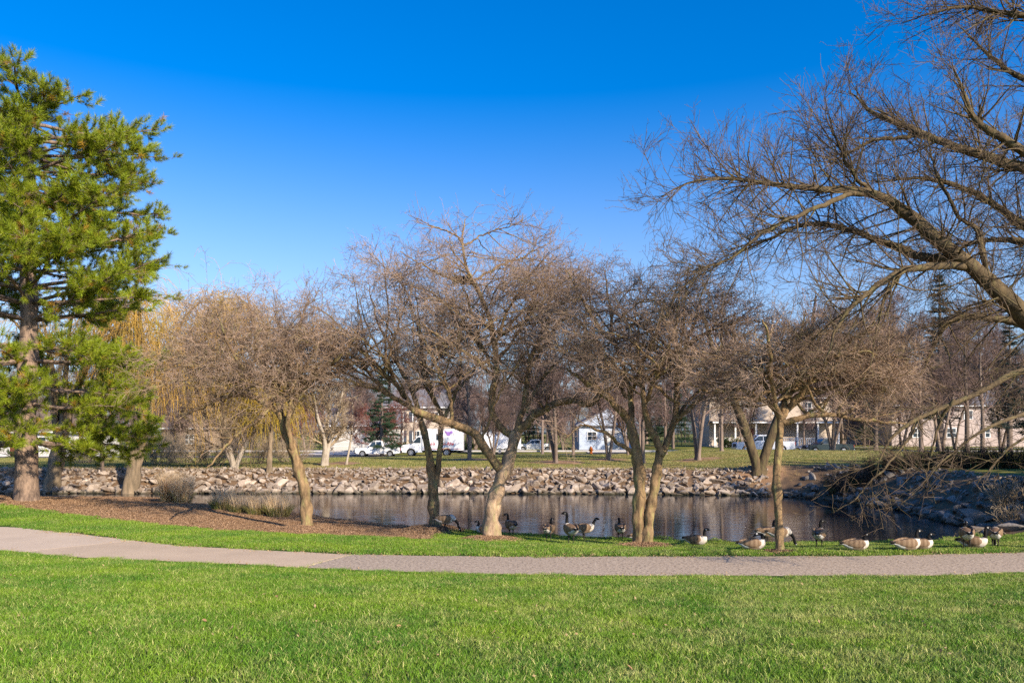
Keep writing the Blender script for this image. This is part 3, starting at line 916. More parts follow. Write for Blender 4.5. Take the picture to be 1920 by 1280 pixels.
t5 = front_tree('t5', 'spreading_tree', 'slim straight single-trunked bare tree at the path edge among the resting geese',
    [[(1462,1034,0,.115),(1461,1010,0,.098),(1460,960,0,.094),(1458,920,0,.108),(1457,880,0,.094),(1460,830,0,.088),(1465,783,0,.085)]],
    [[(1465,787,0,.09),(1500,788,-.1,.075),(1540,775,-.2,.065),(1580,778,-.3,.05),(1640,790,-.4,.035),(1700,795,-.5,.012)],
     [(1465,785,0,.08),(1500,747,.1,.075),(1540,730,.2,.07),(1575,725,.3,.055),(1590,702,.3,.05),(1625,700,.4,.04),(1685,735,.6,.012)],
     [(1465,785,0,.08),(1440,755,-.1,.075),(1400,740,-.2,.06),(1350,735,-.4,.04),(1290,720,-.5,.015)],
     [(1465,785,0,.07),(1475,730,.3,.06),(1490,680,.5,.045),(1500,630,.6,.03),(1510,580,.7,.012)],
     [(1462,782,0,.07),(1430,720,.8,.055),(1400,670,1.4,.04),(1370,620,1.9,.015)],
     [(1465,782,0,.07),(1450,720,-.9,.055),(1440,660,-1.6,.04),(1430,600,-2,.015)],
     [(1480,760,0,.06),(1540,690,-.8,.045),(1600,640,-1.3,.03),(1650,620,-1.6,.012)]],
    (1490, 692, 232, 142), M['bark'])

# bird's nest in the tallest tree
nx0 = np.array(at(864, 523, BASE['t3'][1] + 0.05))
P = []
for i in range(240):
    a = rng.uniform(0, 6.28); rr = rng.uniform(.12, .24); z = rng.uniform(-.07, .05)
    p0 = np.array([rr*math.cos(a), rr*math.sin(a), z - (0.06 if rr < .17 else 0)])
    dv = np.array([-math.sin(a), math.cos(a), rng.normal()*.25])*rng.uniform(.1, .2) + rng.normal(size=3)*.03
    P.append(np.stack([p0 - dv, p0, p0 + dv - 0.02*p0]))
P = np.array(P)
nest = obj('bird_nest', tube_mesh('bird_nest', [(P, np.full((240, 3), .007), 3)]), M['nest'])
nest.location = nx0
tag(nest, 'dark twig bird nest lodged in the top of the tallest front tree', 'nest')

# ------------------------------------------------------------------ the big tree leaning in at the picture's edge
D0 = 19.0
gxb = (2195 - 960)/F*D0
gzb = float(hgt(gxb, D0))
big = empty('arching_tree', (gxb, D0, gzb))
tag(big, 'large bare tree with heavy arching limbs reaching in over the pond', 'tree')
off = np.array([gxb, D0, gzb])
tr = [(gxb, D0, gzb - .2, .75), (gxb, D0, gzb + .3, .6)] + [(*at(px, py, D0), r_) for px, py, r_ in ((2190,900,.52),(2185,760,.48),(2190,600,.4),(2200,400,.3),(2190,200,.22),(2160,60,.12),(2140,-60,.04))]
C = resample(tr, 50); C[:, :3] -= off
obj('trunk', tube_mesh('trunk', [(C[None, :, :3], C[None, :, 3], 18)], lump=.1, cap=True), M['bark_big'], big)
BL = [
 [(2185,770,0,.33),(2080,720,-.2,.3),(1990,660,-.3,.26),(1920,600,-.4,.235),(1850,530,-.5,.205),(1790,480,-.6,.175),(1720,420,-.7,.15),(1665,380,-.8,.125),(1620,361,-.8,.105),(1540,355,-.9,.08),(1450,345,-1,.06),(1360,335,-1.1,.042),(1290,345,-1.1,.026),(1235,372,-1.1,.01)],
 [(1622,362,-.8,.07),(1560,372,-1.2,.06),(1490,400,-1.5,.05),(1430,435,-1.7,.04),(1370,480,-1.9,.03),(1290,512,-2,.012)],
 [(1800,488,-.6,.12),(1740,480,-.3,.11),(1690,465,0,.1),(1640,445,.2,.085),(1600,430,.4,.075),(1540,420,.6,.062),(1480,430,.8,.05),(1420,460,1,.035),(1340,500,1.1,.012)],
 [(1812,502,-.6,.1),(1750,500,-1,.092),(1700,503,-1.3,.085),(1640,530,-1.6,.07),(1595,570,-1.8,.055),(1565,620,-1.9,.035),(1545,680,-2,.012)],
 [(2190,500,0,.25),(2080,400,.5,.2),(1990,345,.8,.165),(1920,320,1,.145),(1850,300,1.1,.125),(1780,280,1.2,.105),(1700,245,1.3,.08),(1640,215,1.4,.055),(1590,172,1.5,.015)],
 [(1722,253,1.3,.065),(1650,262,1.5,.05),(1590,290,1.7,.036),(1530,330,1.8,.012)],
 [(2190,420,0,.2),(2050,330,-1,.16),(1960,300,-1.5,.125),(1890,262,-1.8,.1),(1830,225,-2,.075),(1812,190,-2,.05),(1785,120,-2,.012)],
 [(2190,150,0,.16),(2050,60,0,.1),(1920,20,0,.068),(1840,14,0,.048),(1770,18,0,.03),(1690,44,0,.01)],
 [(2185,760,0,.2),(2050,680,.6,.16),(1920,612,1,.115),(1840,596,1.2,.095),(1790,600,1.4,.08),(1760,625,1.5,.065),(1735,680,1.6,.045),(1700,745,1.7,.012)],
 [(2185,800,0,.16),(2050,720,-1,.11),(1920,695,-1.5,.078),(1850,722,-1.7,.068),(1790,752,-1.9,.058),(1720,785,-2,.045),(1670,825,-2.1,.035),(1640,880,-2.2,.012)],
 [(2190,560,0,.22),(2060,480,1.5,.18),(1960,440,2,.13),(1880,385,2.4,.105),(1800,348,2.7,.075),(1720,332,2.9,.05),(1640,342,3,.015)],
 [(2190,600,0,.2),(2080,520,2.0,.15),(1980,470,2.6,.11),(1900,450,3,.085),(1830,455,3.2,.06),(1760,490,3.4,.04),(1700,540,3.5,.012)],
 [(2190,300,0,.2),(2080,220,1.5,.14),(1980,170,2,.1),(1900,140,2.2,.07),(1840,90,2.4,.04),(1800,50,2.4,.012)],
 [(2185,850,0,.12),(2050,790,-2,.08),(1940,775,-3,.05),(1850,805,-3.5,.032),(1780,855,-3.8,.02),(1735,905,-3.9,.008)],
 [(2185,840,0,.1),(2080,820,-1,.07),(1990,800,-2,.05),(1920,830,-2.6,.03),(1860,880,-2.8,.015),(1830,910,-2.8,.008)],
 [(1720,786,-2,.045),(1690,830,-2.3,.032),(1650,880,-2.5,.022),(1600,940,-2.6,.013),(1560,960,-2.7,.007)],
 [(1790,752,-1.9,.045),(1760,810,-1.7,.03),(1740,860,-1.6,.018),(1730,915,-1.6,.008)],
 [(1850,530,-.5,.08),(1830,440,-.8,.06),(1790,400,-1,.045),(1760,330,-1.1,.03),(1740,250,-1.1,.012)],
 [(2192,640,0,.2),(2300,520,1,.15),(2430,440,1.6,.1),(2560,400,2,.05),(2660,420,2.2,.012)],
 [(2195,480,0,.18),(2300,360,-1,.13),(2420,280,-1.6,.08),(2540,250,-2,.015)],
 [(2190,260,0,.15),(2270,140,.6,.1),(2350,40,.9,.05),(2400,-40,1,.012)],
 [(2185,120,0,.1),(2140,10,.4,.07),(2080,-90,.7,.03),(2040,-150,.8,.01)],
 [(1660,378,-.8,.06),(1600,320,-.9,.045),(1575,270,-1,.03),(1550,200,-1,.012)],
]
lP, lR = [], []
for lb in BL:
    C = resample(px_limb(lb, D0), 40); C[:, :3] -= off; C[:, 3] *= .92
    wob = rng.normal(size=(40, 3)).cumsum(0)*0.016
    wob -= np.linspace(0, 1, 40)[:, None]*wob[-1]
    C[:, :3] += wob
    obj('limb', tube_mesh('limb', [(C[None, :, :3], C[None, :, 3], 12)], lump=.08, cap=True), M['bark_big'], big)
    lP.append(C[:, :3]); lR.append(C[:, 3])
LP, LR = np.array(lP), np.array(lR)
kw = dict(flat=.8)
low = np.zeros(len(BL), bool); low[[9, 13, 14, 15, 16]] = True
u1 = spawn(LP[~low], LR[~low], 6.4, 1.75, .5, 55, 10, .07, .05, .35, .022, .005, .30, 1., up0=.55, **kw)
d1 = cat([spawn(LP[~low], LR[~low], 4.2, 1.9, .5, 48, 10, .10, -.035, .4, .026, .005, .30, 1., up0=-.22, **kw), spawn(LP[low], LR[low], 1.8, 1.5, .5, 48, 10, .10, .01, .4, .02, .005, .30, 1., up0=-.1, **kw)])
B1 = cat([u1, d1])
b2 = spawn(*B1, 4.6, .75, .5, 42, 4, .12, .05, .55, .010, .0042, .12, 1., up0=.08)
b2b = spawn(LP[:, 14:], LR[:, 14:], 4.5, .7, .5, 55, 4, .14, .05, .3, .010, .0042, .1, 1., up0=.25)
B2 = cat([b2, b2b])
SPB = [spray('shoot_spray', M['twig_big'], .62, .05, 8, .28, 4, .07, .0062, .10, 40) for _ in range(4)]
sp1 = spawn(*B2, 1.5, .5, .3, 42, 2, 0, 0, .5, .01, .005, .15, 1., up0=.3)
sp2 = spawn(*B1, 1.6, .5, .3, 45, 2, 0, 0, .5, .01, .005, .2, 1., up0=.25)
SPt = cat([sp1, sp2])
directed('twig_sprays', SPt[0][:, 0], SPt[0][:, 1] - SPt[0][:, 0], SPB, .65, 1.1, big)
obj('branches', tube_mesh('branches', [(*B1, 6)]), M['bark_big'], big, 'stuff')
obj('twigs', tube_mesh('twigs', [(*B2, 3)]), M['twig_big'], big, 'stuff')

# ------------------------------------------------------------------ pine
def needle_mesh(C, Dv, per, ln, wd, spread, back=0.9):
    """flat needles fanned round each shoot tip"""
    Nn = len(C)
    C = np.repeat(C, per, 0); Dv = np.repeat(Dv, per, 0)
    d = Dv + spread*rng.normal(size=Dv.shape)
    d /= np.linalg.norm(d, axis=1, keepdims=True) + 1e-9
    base = C - Dv*rng.uniform(0, ln*back, (len(C), 1))
    L = ln*rng.uniform(.7, 1.15, (len(C), 1))
    s = np.cross(d, rng.normal(size=d.shape)); s /= np.linalg.norm(s, axis=1, keepdims=True) + 1e-9
    V = np.stack([base - s*wd/2, base + s*wd/2, base + d*L], 1)
    Fc = np.arange(len(C)*3).reshape(-1, 3)
    return V.reshape(-1, 3), Fc

px0, pD, pz = onground(50, 937)
pine = empty('pine_tree', (px0, pD, pz))
tag(pine, 'tall green pine with a thick rough trunk on the needle-covered bank', 'tree')
ps = pD/F
hp = lambda py: CAMZ - (py - HOR)/F*pD - pz
tr = [(0,0,-.2,.52),(0,0,.15,.44),(0,0,1.2,.40),(-.04,0,hp(800),.36),(0,.05,hp(700),.34),(.05,.1,hp(600),.31),(.0,.1,hp(480),.27),(.08,.1,hp(360),.22),(.0,0,hp(270),.15),(-.1,0,hp(225),.08),(-.15,0,hp(195),.03)]
C = resample(tr, 60)
obj('trunk', tube_mesh('trunk', [(C[None, :, :3], C[None, :, 3], 18)], lump=.07), M['pine_bark'], pine)
prof_y = np.array([88, 115, 140, 180, 220, 300, 360, 400, 470, 530, 600, 650, 700, 760, 810, 850])
prof_r = np.array([1.0, 2.3, 3.2, 4.8, 5.0, 4.3, 5.2, 4.4, 4.7, 5.5, 4.6, 5.2, 4.8, 4.6, 4.9, 3.6])
levels = np.concatenate([np.linspace(195, 565, 13), [610, 640, 690, 720, 760, 790]])
pl, prd = [], []
for ly in levels:
    z0 = hp(ly + 35)
    cx = np.interp(z0, C[:, 2], C[:, 0])
    cyy = np.interp(z0, C[:, 2], C[:, 1])
    rad0 = np.interp(ly, prof_y, prof_r)
    nb = 7 if ly < 580 else 6
    a0 = rng.uniform(0, 6.28)
    for q in range(nb):
        a = a0 + 6.283*q/nb + rng.normal()*.25
        rr = rad0*rng.uniform(.72, 1.03)
        droop = -0.10 if ly > 600 else 0.05
        rise = rng.uniform(.10, .28)*rr*(.35 if ly < 270 else 1.0) if ly < 580 else rng.uniform(-.16, .06)*rr
        dx, dy = math.cos(a), math.sin(a)
        rb = np.clip(.016*rr, .025, .085)
        c = [(cx, cyy, z0, rb), (cx+dx*rr*.35, cyy+dy*rr*.35, z0 + droop + rise*.2, rb*.8), (cx+dx*rr*.7, cyy+dy*rr*.7, z0 + rise*.5, rb*.5), (cx+dx*rr, cyy+dy*rr, z0 + rise, .012)]
        R_ = resample(c, 14)
        R_[:, :3] += (rng.normal(size=(14, 3))*.04).cumsum(0)*np.linspace(0, 1, 14)[:, None]
        obj('limb', tube_mesh('limb', [(R_[None, :, :3], R_[None, :, 3], 7)], lump=.06), M['pine_bark'], pine)
        pl.append(R_[:, :3]); prd.append(R_[:, 3])
PL, PR = np.array(pl), np.array(prd)
s1 = spawn(PL, PR, 4.6, 1.2, .4, 50, 5, .12, .05, .5, .02, .008, .34, 1., flat=.55, up0=.12)
s2 = spawn(*s1, 6.0, .55, .4, 48, 3, .12, .09, .6, .010, .006, .2, 1., flat=.7, up0=.14)
s0 = spawn(PL, PR, 5.0, .7, .4, 55, 3, .12, .09, .3, .012, .006, .45, 1., flat=.7, up0=.2)
obj('branches', tube_mesh('branches', [(*s1, 3), (*s2, 3), (*s0, 3)]), M['pine_bark'], pine, 'stuff')
tipsP, tipsD = [], []
for (Q, R_) in (s1, s2, s0):
    for k in ((-1,) if Q.shape[1] == 3 else (-1, -3)):
        tipsP.append(Q[:, k]); dv = Q[:, k] - Q[:, k-1]
        tipsD.append(dv/ (np.linalg.norm(dv, axis=1, keepdims=True) + 1e-9))
tipsP, tipsD = np.concatenate(tipsP), np.concatenate(tipsD)
pk = rng.uniform(size=len(tipsP)) < np.where(tipsP[:, 0] < -2.2, .45, .86)
tipsP, tipsD = tipsP[pk], tipsD[pk]
def tuft(name, m, n_, ln, wd):
    ax = rng.uniform(-.16, .06, n_)
    a = rng.uniform(0, 6.283, n_); tl_ = np.radians(rng.normal(52, 14, n_) - 90*np.clip(ax - .0, 0, .06)*6)
    d = np.stack([np.cos(a)*np.sin(tl_), np.sin(a)*np.sin(tl_), np.cos(tl_)], 1)
    b0 = np.stack([np.zeros(n_), np.zeros(n_), ax], 1)
    L_ = ln*rng.uniform(.75, 1.1, n_)[:, None]
    s_ = np.cross(d, rng.normal(size=d.shape)); s_ /= np.linalg.norm(s_, axis=1, keepdims=True)
    V_ = np.stack([b0 - s_*wd/2, b0 + s_*wd/2, b0 + d*L_], 1).reshape(-1, 3)
    me = mesh_np(name, V_, [np.arange(3*n_).reshape(-1, 3)]); me.materials.append(m)
    return bpy.data.objects.new(name, me)
TUFTS = [tuft('needle_tuft', M['needles'], 75, .19, .013) for _ in range(4)] + [tuft('needle_tuft', M['needles_old'], 55, .16, .013)]
TUFTS = TUFTS[:4] + TUFTS[:4] + TUFTS[:4] + TUFTS[4:]
directed('crown', tipsP, tipsD + np.array([0, 0, .35]), TUFTS, .85, 1.45, pine)

# ------------------------------------------------------------------ willows
def willow(px, py, label, height, lean, spread, n_limb, mat_strand, strand_len, per_m, trunk_r, name='weeping_willow', az=None, hang_to=0.35):
    x0, D, z0 = onground(px, py)
    root = empty(name, (x0, D, z0))
    tag(root, label, 'tree')
    tr = [(0,0,-.2,trunk_r*1.5),(0,0,.25,trunk_r*1.1),(lean*.3,0,height*.18,trunk_r*.95),(lean*.7,0,height*.32,trunk_r*.85),(lean,0,height*.42,trunk_r*.7)]
    C = resample(tr, 30)
    obj('trunk', tube_mesh('trunk', [(C[None, :, :3], C[None, :, 3], 16)], lump=.1), M['willow_bark'], root)
    lp, lr = [], []
    for q in range(n_limb):
        a = (az[q % len(az)] + rng.normal()*.3) if az is not None else 6.283*q/n_limb + rng.normal()*.3
        rr = spread*rng.uniform(.6, 1.0); hh = height*rng.uniform(.86, 1.02)
        dx, dy = math.cos(a), math.sin(a)
        t0 = rng.uniform(.55, 1)
        bx0 = np.array([np.interp(t0, np.linspace(0,1,30), C[:, k]) for k in range(3)])
        c = [(*bx0, trunk_r*.45), (bx0[0]+dx*rr*.25, bx0[1]+dy*rr*.25, bx0[2]+(hh-bx0[2])*.45, trunk_r*.33),
             (bx0[0]+dx*rr*.6, bx0[1]+dy*rr*.6, bx0[2]+(hh-bx0[2])*.85, trunk_r*.2), (bx0[0]+dx*rr*.9, bx0[1]+dy*rr*.9, hh, .05), (bx0[0]+dx*rr*1.15, bx0[1]+dy*rr*1.15, hh*.93, .015)]
        R_ = resample(c, 20)
        obj('limb', tube_mesh('limb', [(R_[None, :, :3], R_[None, :, 3], 9)], lump=.06), M['willow_bark'], root)
        lp.append(R_[:, :3]); lr.append(R_[:, 3])
    LP, LR = np.array(lp), np.array(lr)
    b1 = spawn(LP, LR, 2.4, 1.5, .4, 50, 8, .1, -.02, .4, .03, .01, .3, 1., up0=.15)
    st = spawn(*b1, per_m, strand_len, .45, 60, 7, .035, -.6, .5, .014, .008, .2, 1.)
    st2 = spawn(LP, LR, per_m*.6, strand_len, .45, 60, 7, .035, -.6, .3, .014, .008, .35, 1.)
    S = cat([st, st2])
    keep = S[0][:, -1, 2] > hang_to*rng.uniform(.3, 3, len(S[0]))
    S = (S[0][keep], S[1][keep])
    fine = spawn(*S, 1.0, .8, .4, 35, 4, .04, -.35, .8, .0075, .006, .2, 1.)
    obj('branches', tube_mesh('branches', [(*b1, 5)]), M['willow_bark'], root, 'stuff')
    Vt, Ft = tube_arrays(*S, 3); Vf, Ff = tube_arrays(*fine, 3)
    # narrow leaves still hanging on the strands
    lv = spawn(*S, 3.0, .18, .3, 35, 2, 0, -.3, .8, .006, .004, .1, 1.)
    a0, a1 = lv[0][:, 0], lv[0][:, 1]
    sd = np.cross(a1 - a0, rng.normal(size=a0.shape)); sd /= np.linalg.norm(sd, axis=1, keepdims=True) + 1e-9
    mid = (a0 + a1)/2
    Vl = np.stack([a0, mid + sd*.011, a1, mid - sd*.011], 1).reshape(-1, 3)
    Fl = np.arange(len(Vl)).reshape(-1, 4)
    Vs = np.concatenate([Vt, Vf, Vl]); Fs = np.concatenate([Ft, Ff + len(Vt), Fl + len(Vt) + len(Vf)])
    obj('hanging_strands', mesh_np('hanging_strands', Vs, [Fs]), mat_strand, root, 'stuff')
    return root
willow(246, 923, 'golden weeping willow with a broad ragged trunk beside the tan reeds', 11.0, .9, 6.2, 12, M['willow_strand'], 4.6, 8.0, .42, az=(0, .5, -.5, 0.1, 1.2, -1.2, -.2, 2.2, -2.2, 3.1, .3, -.9))
willow(98, 919, 'dark leaning willow trunk just behind the pine', 10.5, .9, 4.0, 7, M['willow_strand'], 3.6, 3.5, .42, name='leaning_willow')
willow(505, 884, 'small bright yellow willow on the far bank', 5.6, .1, 1.5, 7, M['willow_yellow'], 3.0, 12, .16, name='yellow_willow', hang_to=.15)

# ------------------------------------------------------------------ ornamental grasses at the water's edge
def grass_clump(px, py, name, label, n, h, rad, m, green=0):
    x, D, z = onground(px, py)
    root = empty(name, (x, D, z)); tag(root, label, 'grass clump')
    def blades(nn, hh, wd, lean):
        a = rng.uniform(0, 6.28, nn); rr = rad*np.sqrt(rng.uniform(0, 1, nn))
        b0 = np.stack([rr*np.cos(a), rr*np.sin(a), np.full(nn, -.05)], 1)
        L = hh*rng.uniform(.6, 1.05, nn)
        dv = np.stack([np.cos(a)*lean*rng.uniform(.2, 1.2, nn), np.sin(a)*lean*rng.uniform(.2, 1.2, nn), np.ones(nn)], 1) + rng.normal(size=(nn, 3))*[.10, .10, 0]
        mid = b0 + dv*L[:, None]*.55
        tip = b0 + dv*L[:, None] + np.stack([np.cos(a), np.sin(a), -.25*np.ones(nn)], 1)*(L*lean*.5)[:, None]
        s = np.stack([rng.normal(size=nn), rng.normal(size=nn), np.zeros(nn)], 1); s /= np.linalg.norm(s, axis=1, keepdims=True)
        V = np.stack([b0 - s*wd/2, b0 + s*wd/2, mid + s*wd*.45, mid - s*wd*.45, tip], 1).reshape(-1, 3)
        k = np.arange(nn)*5
        return V, np.stack([k, k+1, k+2, k+3], 1), np.stack([k+3, k+2, k+4], 1)
    V, q, t = blades(n, h, .012, .16)
    obj('stems', mesh_np('stems', V, [q, t]), m, root, 'stuff')
    if green:
        V, q, t = blades(green, h*.5, .014, .55)
        obj('leaves', mesh_np('leaves', V, [q, t]), M['reed_green'], root, 'stuff')
    return root
grass_clump(318, 941, 'ornamental_grass', 'taller pale straw grass clump on the shore by the willow', 900, 1.75, .36, M['straw'], 120)
grass_clump(343, 943, 'ornamental_grass', 'pale straw grass clump against the water edge, right of its twin', 800, 1.55, .34, M['straw'], 120)
for i, (px, py, h, lab) in enumerate(((418, 955, 1.0, 'green and straw reed tuft nearest the pale grass clumps'), (452, 960, .75, 'low arching green reed tuft at the pond edge, second from the pale grass'),
        (485, 964, .85, 'green reed tuft with straw tips in the middle of the shore reeds'), (522, 968, 1.0, 'dark reed tuft at the end of the shore reeds near the leaning tree'))):
    grass_clump(px, py, 'reed_clump', lab, 260, h*1.25, .38, M['straw'], 520)

# ------------------------------------------------------------------ rocks on the banks
rock_meshes, rock_plain = [], []
for q in range(16):
    bm = bmesh.new()
    for k in range(11):
        d = rng.normal(size=3); d /= np.linalg.norm(d)
        d *= rng.uniform(.75, 1.1)
        bm.verts.new((d[0]*.62, d[1]*.5, d[2]*.36))
    bmesh.ops.convex_hull(bm, input=bm.verts[:])
    loose = [v for v in bm.verts if not v.link_faces]
    bmesh.ops.delete(bm, geom=loose, context='VERTS')
    bmesh.ops.dissolve_limit(bm, angle_limit=.25, verts=bm.verts[:], edges=bm.edges[:])
    pl_me = bpy.data.meshes.new('rock_plain'); bm.to_mesh(pl_me); rock_plain.append(pl_me)
    bmesh.ops.bevel(bm, geom=bm.edges[:], offset=.045, segments=1, affect='EDGES')
    me = bpy.data.meshes.new('rock'); bm.to_mesh(me); bm.free()
    rock_meshes.append(me)
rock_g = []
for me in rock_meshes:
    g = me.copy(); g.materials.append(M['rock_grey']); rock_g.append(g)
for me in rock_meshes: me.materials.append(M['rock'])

def shore_param(poly):
    P = np.array(poly); s = np.concatenate([[0], np.cumsum(np.linalg.norm(np.diff(P, axis=0), axis=1))])
    return P, s
def bank_rocks(poly, name, label, meshes, density, width, big_n, lo, hi, keep=1.0):
    root = empty(name, (poly[0][0], poly[0][1], 0)); root['kind'] = 'structure'
    P, s = shore_param(poly)
    total = s[-1]
    items = []
    rows = [(0.08, .66), (0.36, .85), (0.8, .74), (1.3, .66), (1.8, .6), (2.25, .5), (2.7, .42), (3.1, .34), (3.5, .28), (3.8, .22)]
    for (v, size) in rows:
        v = v*width/3.5
        u = 0.0
        while u < total:
            sz = .66*size*rng.choice([.6, .8, 1.0, 1.25, 1.7], p=[.25, .25, .25, .15, .1])*rng.uniform(.85, 1.15)
            u += sz*density*rng.uniform(.8, 1.25)
            if u >= total: break
            if v > .6 and rng.uniform() > keep: continue
            k = np.searchsorted(s, u) - 1
            t = (u - s[k])/(s[k+1]-s[k])
            p = P[k]*(1-t) + P[k+1]*t
            tg = (P[k+1]-P[k]); tg /= np.linalg.norm(tg)
            nrm = np.array([tg[1], -tg[0]])
            q = p + nrm*(v + rng.normal()*.12)
            items.append((sz, q))
    items.sort(key=lambda e: -e[0])
    small_V, small_F, offn = [], [], 0
    for i, (sz, q) in enumerate(items):
        z = float(hgt(q[0], q[1])) + sz*.10
        rot = Euler((rng.normal()*.35 - 0.15, rng.normal()*.35, rng.uniform(0, 6.28)))
        sc = sz*np.array([rng.uniform(.9, 1.35), rng.uniform(.75, 1.15), rng.uniform(.75, 1.35)])
        if i < big_n:
            o = bpy.data.objects.new('rock', meshes[rng.integers(16)])
            o.location = (q[0] - root.location.x, q[1] - root.location.y, z)
            o.rotation_euler = rot
            o.scale = sc
            link(o, root)
        else:
            me = rock_plain[rng.integers(16)]
            V = np.zeros(len(me.vertices)*3); me.vertices.foreach_get('co', V)
            V = V.reshape(-1, 3)*sc @ np.array(rot.to_matrix()).T + [q[0]-root.location.x, q[1]-root.location.y, z]
            for f in me.polygons: small_F.append([v + offn for v in f.vertices])
            small_V.append(V); offn += len(V)
    if small_V:
        me = bpy.data.meshes.new('small_rocks')
        me.from_pydata(np.concatenate(small_V).tolist(), [], small_F)
        obj('small_rocks', me, meshes[0].materials[0], root, 'stuff')
    return root
FB = [(14.2,43.4),(10.1,44.4),(1.2,45.3),(-7.9,45.3),(-18.5,45.3),(-30,45.6),(-36,45.7)]
bank_rocks(FB, 'stone_bank', '', rock_meshes, .62, 3.1, 300, 0, 1, 1.0)
RB = [(15.2,25.9),(16.6,28.2),(16.6,30.8),(17.1,35.0),(16.8,39.0),(16.1,41.4),(14.6,43.2)]
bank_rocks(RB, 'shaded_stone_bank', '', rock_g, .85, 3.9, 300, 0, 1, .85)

# ------------------------------------------------------------------ background bare trees
def bare_tree(name, h, r0, stems=1, crown=.5, tw='twig_far', bk='bark_far', limb_ang=38, dens=1.0, first=.28, splay=.16):
    root = empty(name)
    tps, trs = [], []
    for q in range(stems):
        a = rng.uniform(0, 6.28) if stems > 2 else q*math.pi + .2
        ln = 0 if stems == 1 else h*splay
        c = [(0.12*math.cos(a)*(stems > 1), 0.12*math.sin(a)*(stems > 1), -.2, r0*1.5), (0.12*math.cos(a)*(stems>1), .12*math.sin(a)*(stems > 1), .25, r0), (ln*.35*math.cos(a)+rng.normal()*.08, ln*.35*math.sin(a), h*.3, r0*.8),
             (ln*.8*math.cos(a)+rng.normal()*.2, ln*.8*math.sin(a)+rng.normal()*.2, h*.6, r0*.5), (ln*1.1*math.cos(a)+rng.normal()*.3, ln*1.1*math.sin(a)+rng.normal()*.3, h*.95, .02)]
        R_ = resample(c, 24)
        obj('trunk', tube_mesh('trunk', [(R_[None, :, :3], R_[None, :, 3], 10)], lump=.08), M[bk], root)
        tps.append(R_[:, :3]); trs.append(R_[:, 3])
    TP, TR = np.array(tps), np.array(trs)
    L = h*crown*.62
    l1 = spawn(TP, TR, 2.3*dens/ stems**.5, L, .3, limb_ang, 10, .09, .05, .5, .10, .02, first, .97, tl=.62)
    l2 = spawn(*l1, 2.0*dens, L*.42, .4, 42, 6, .14, .03, .55, .04, .014, .15, 1., up0=.1)
    l3 = spawn(*l2, 3.2*dens, L*.22, .4, 42, 4, .15, .03, .55, .02, .011, .15, 1., up0=.08)
    l4 = spawn(*l3, 3.4*dens, L*.12, .4, 42, 2, .12, .03, .8, .013, .010, .15, 1.)
    crown_me = tube_mesh('crown', [(*l1, 5), (*l2, 4), (*l3, 3), (*l4, 3)])
    obj('crown', crown_me, M[tw], root, 'stuff')
    return root
protos = [bare_tree('bare_tree', 13, .24, 1, .55, dens=1.4), bare_tree('bare_tree', 14, .20, 2, .55, dens=1.4), bare_tree('bare_tree', 12, .19, 3, .6, splay=.22, dens=1.4), bare_tree('bare_tree', 15, .26, 1, .46, limb_ang=30, dens=1.4)]
used = [False]*4
def place_tree(k, x, y, s, label, group=None, rz=None):
    if used[k]:
        o = copy_tree(protos[k])
    else:
        o = protos[k]; used[k] = True
    o.location = (x, y, float(hgt(x, y)))
    o.rotation_euler = (0, 0, rng.uniform(0, 6.28) if rz is None else rz)
    o.scale = (s, s, s*rng.uniform(.95, 1.08))
    for key in ('group',):
        if key in o: del o[key]
    tag(o, label, 'tree', group)
    return o
G2 = 'bare trees on the far lawn'
for (px, py, k, s, lab) in (
    (880, 862, 0, .72, 'thick single bare trunk on the far lawn behind the low sawn limb'),
    (1017, 851, 3, .62, 'straight bare tree by the street, left of the triple-stemmed tree'),
    (1043, 867, 2, .75, 'triple-stemmed bare tree on a mulch bed across the pond'),
    (1141, 862, 1, .62, 'twin-trunk bare tree across the pond in front of the blue-grey garage'),
    (1206, 868, 0, .62, 'grey bare trunk across the pond seen just behind the V-stemmed tree'),
    (1308, 862, 1, .75, 'pair of close bare trunks on a mulch bed left of the porch house'),
    (1353, 846, 3, .62, 'thin dark bare trunk by the street in front of the porch house'),
    (1248, 852, 0, .65, 'bare tree by the street between the garage and the porch house'),
    (925, 853, 2, .5, 'low many-stemmed bare tree in front of the white trailer'),
    (962, 852, 0, .5, 'small bare street tree at the tail of the white trailer'),
    (800, 853, 3, .5, 'small bare street tree before the box truck'),
    (1075, 853, 3, .55, 'small bare tree by the street left of the orange hydrant'),
    (1178, 853, 2, .5, 'low many-stemmed bare tree at the garage driveway'),
    (192, 886, 0, .5, 'short pale bare trunk on the far bank between the two willows')):
    x, D, z = onground(px, py)
    place_tree(k, x, D, s, lab, G2)
# V-trunk tree
vt = bare_tree('forked_tree', 11, .29, 2, .5, bk='bark_big', splay=.30, first=.35)
x, D, z = onground(1424, 884)
vt.location = (x, D, z); vt.rotation_euler = (0, 0, -.2)
tag(vt, 'heavy bare tree forking into a wide V at the top of the stone bank', 'tree', G2)
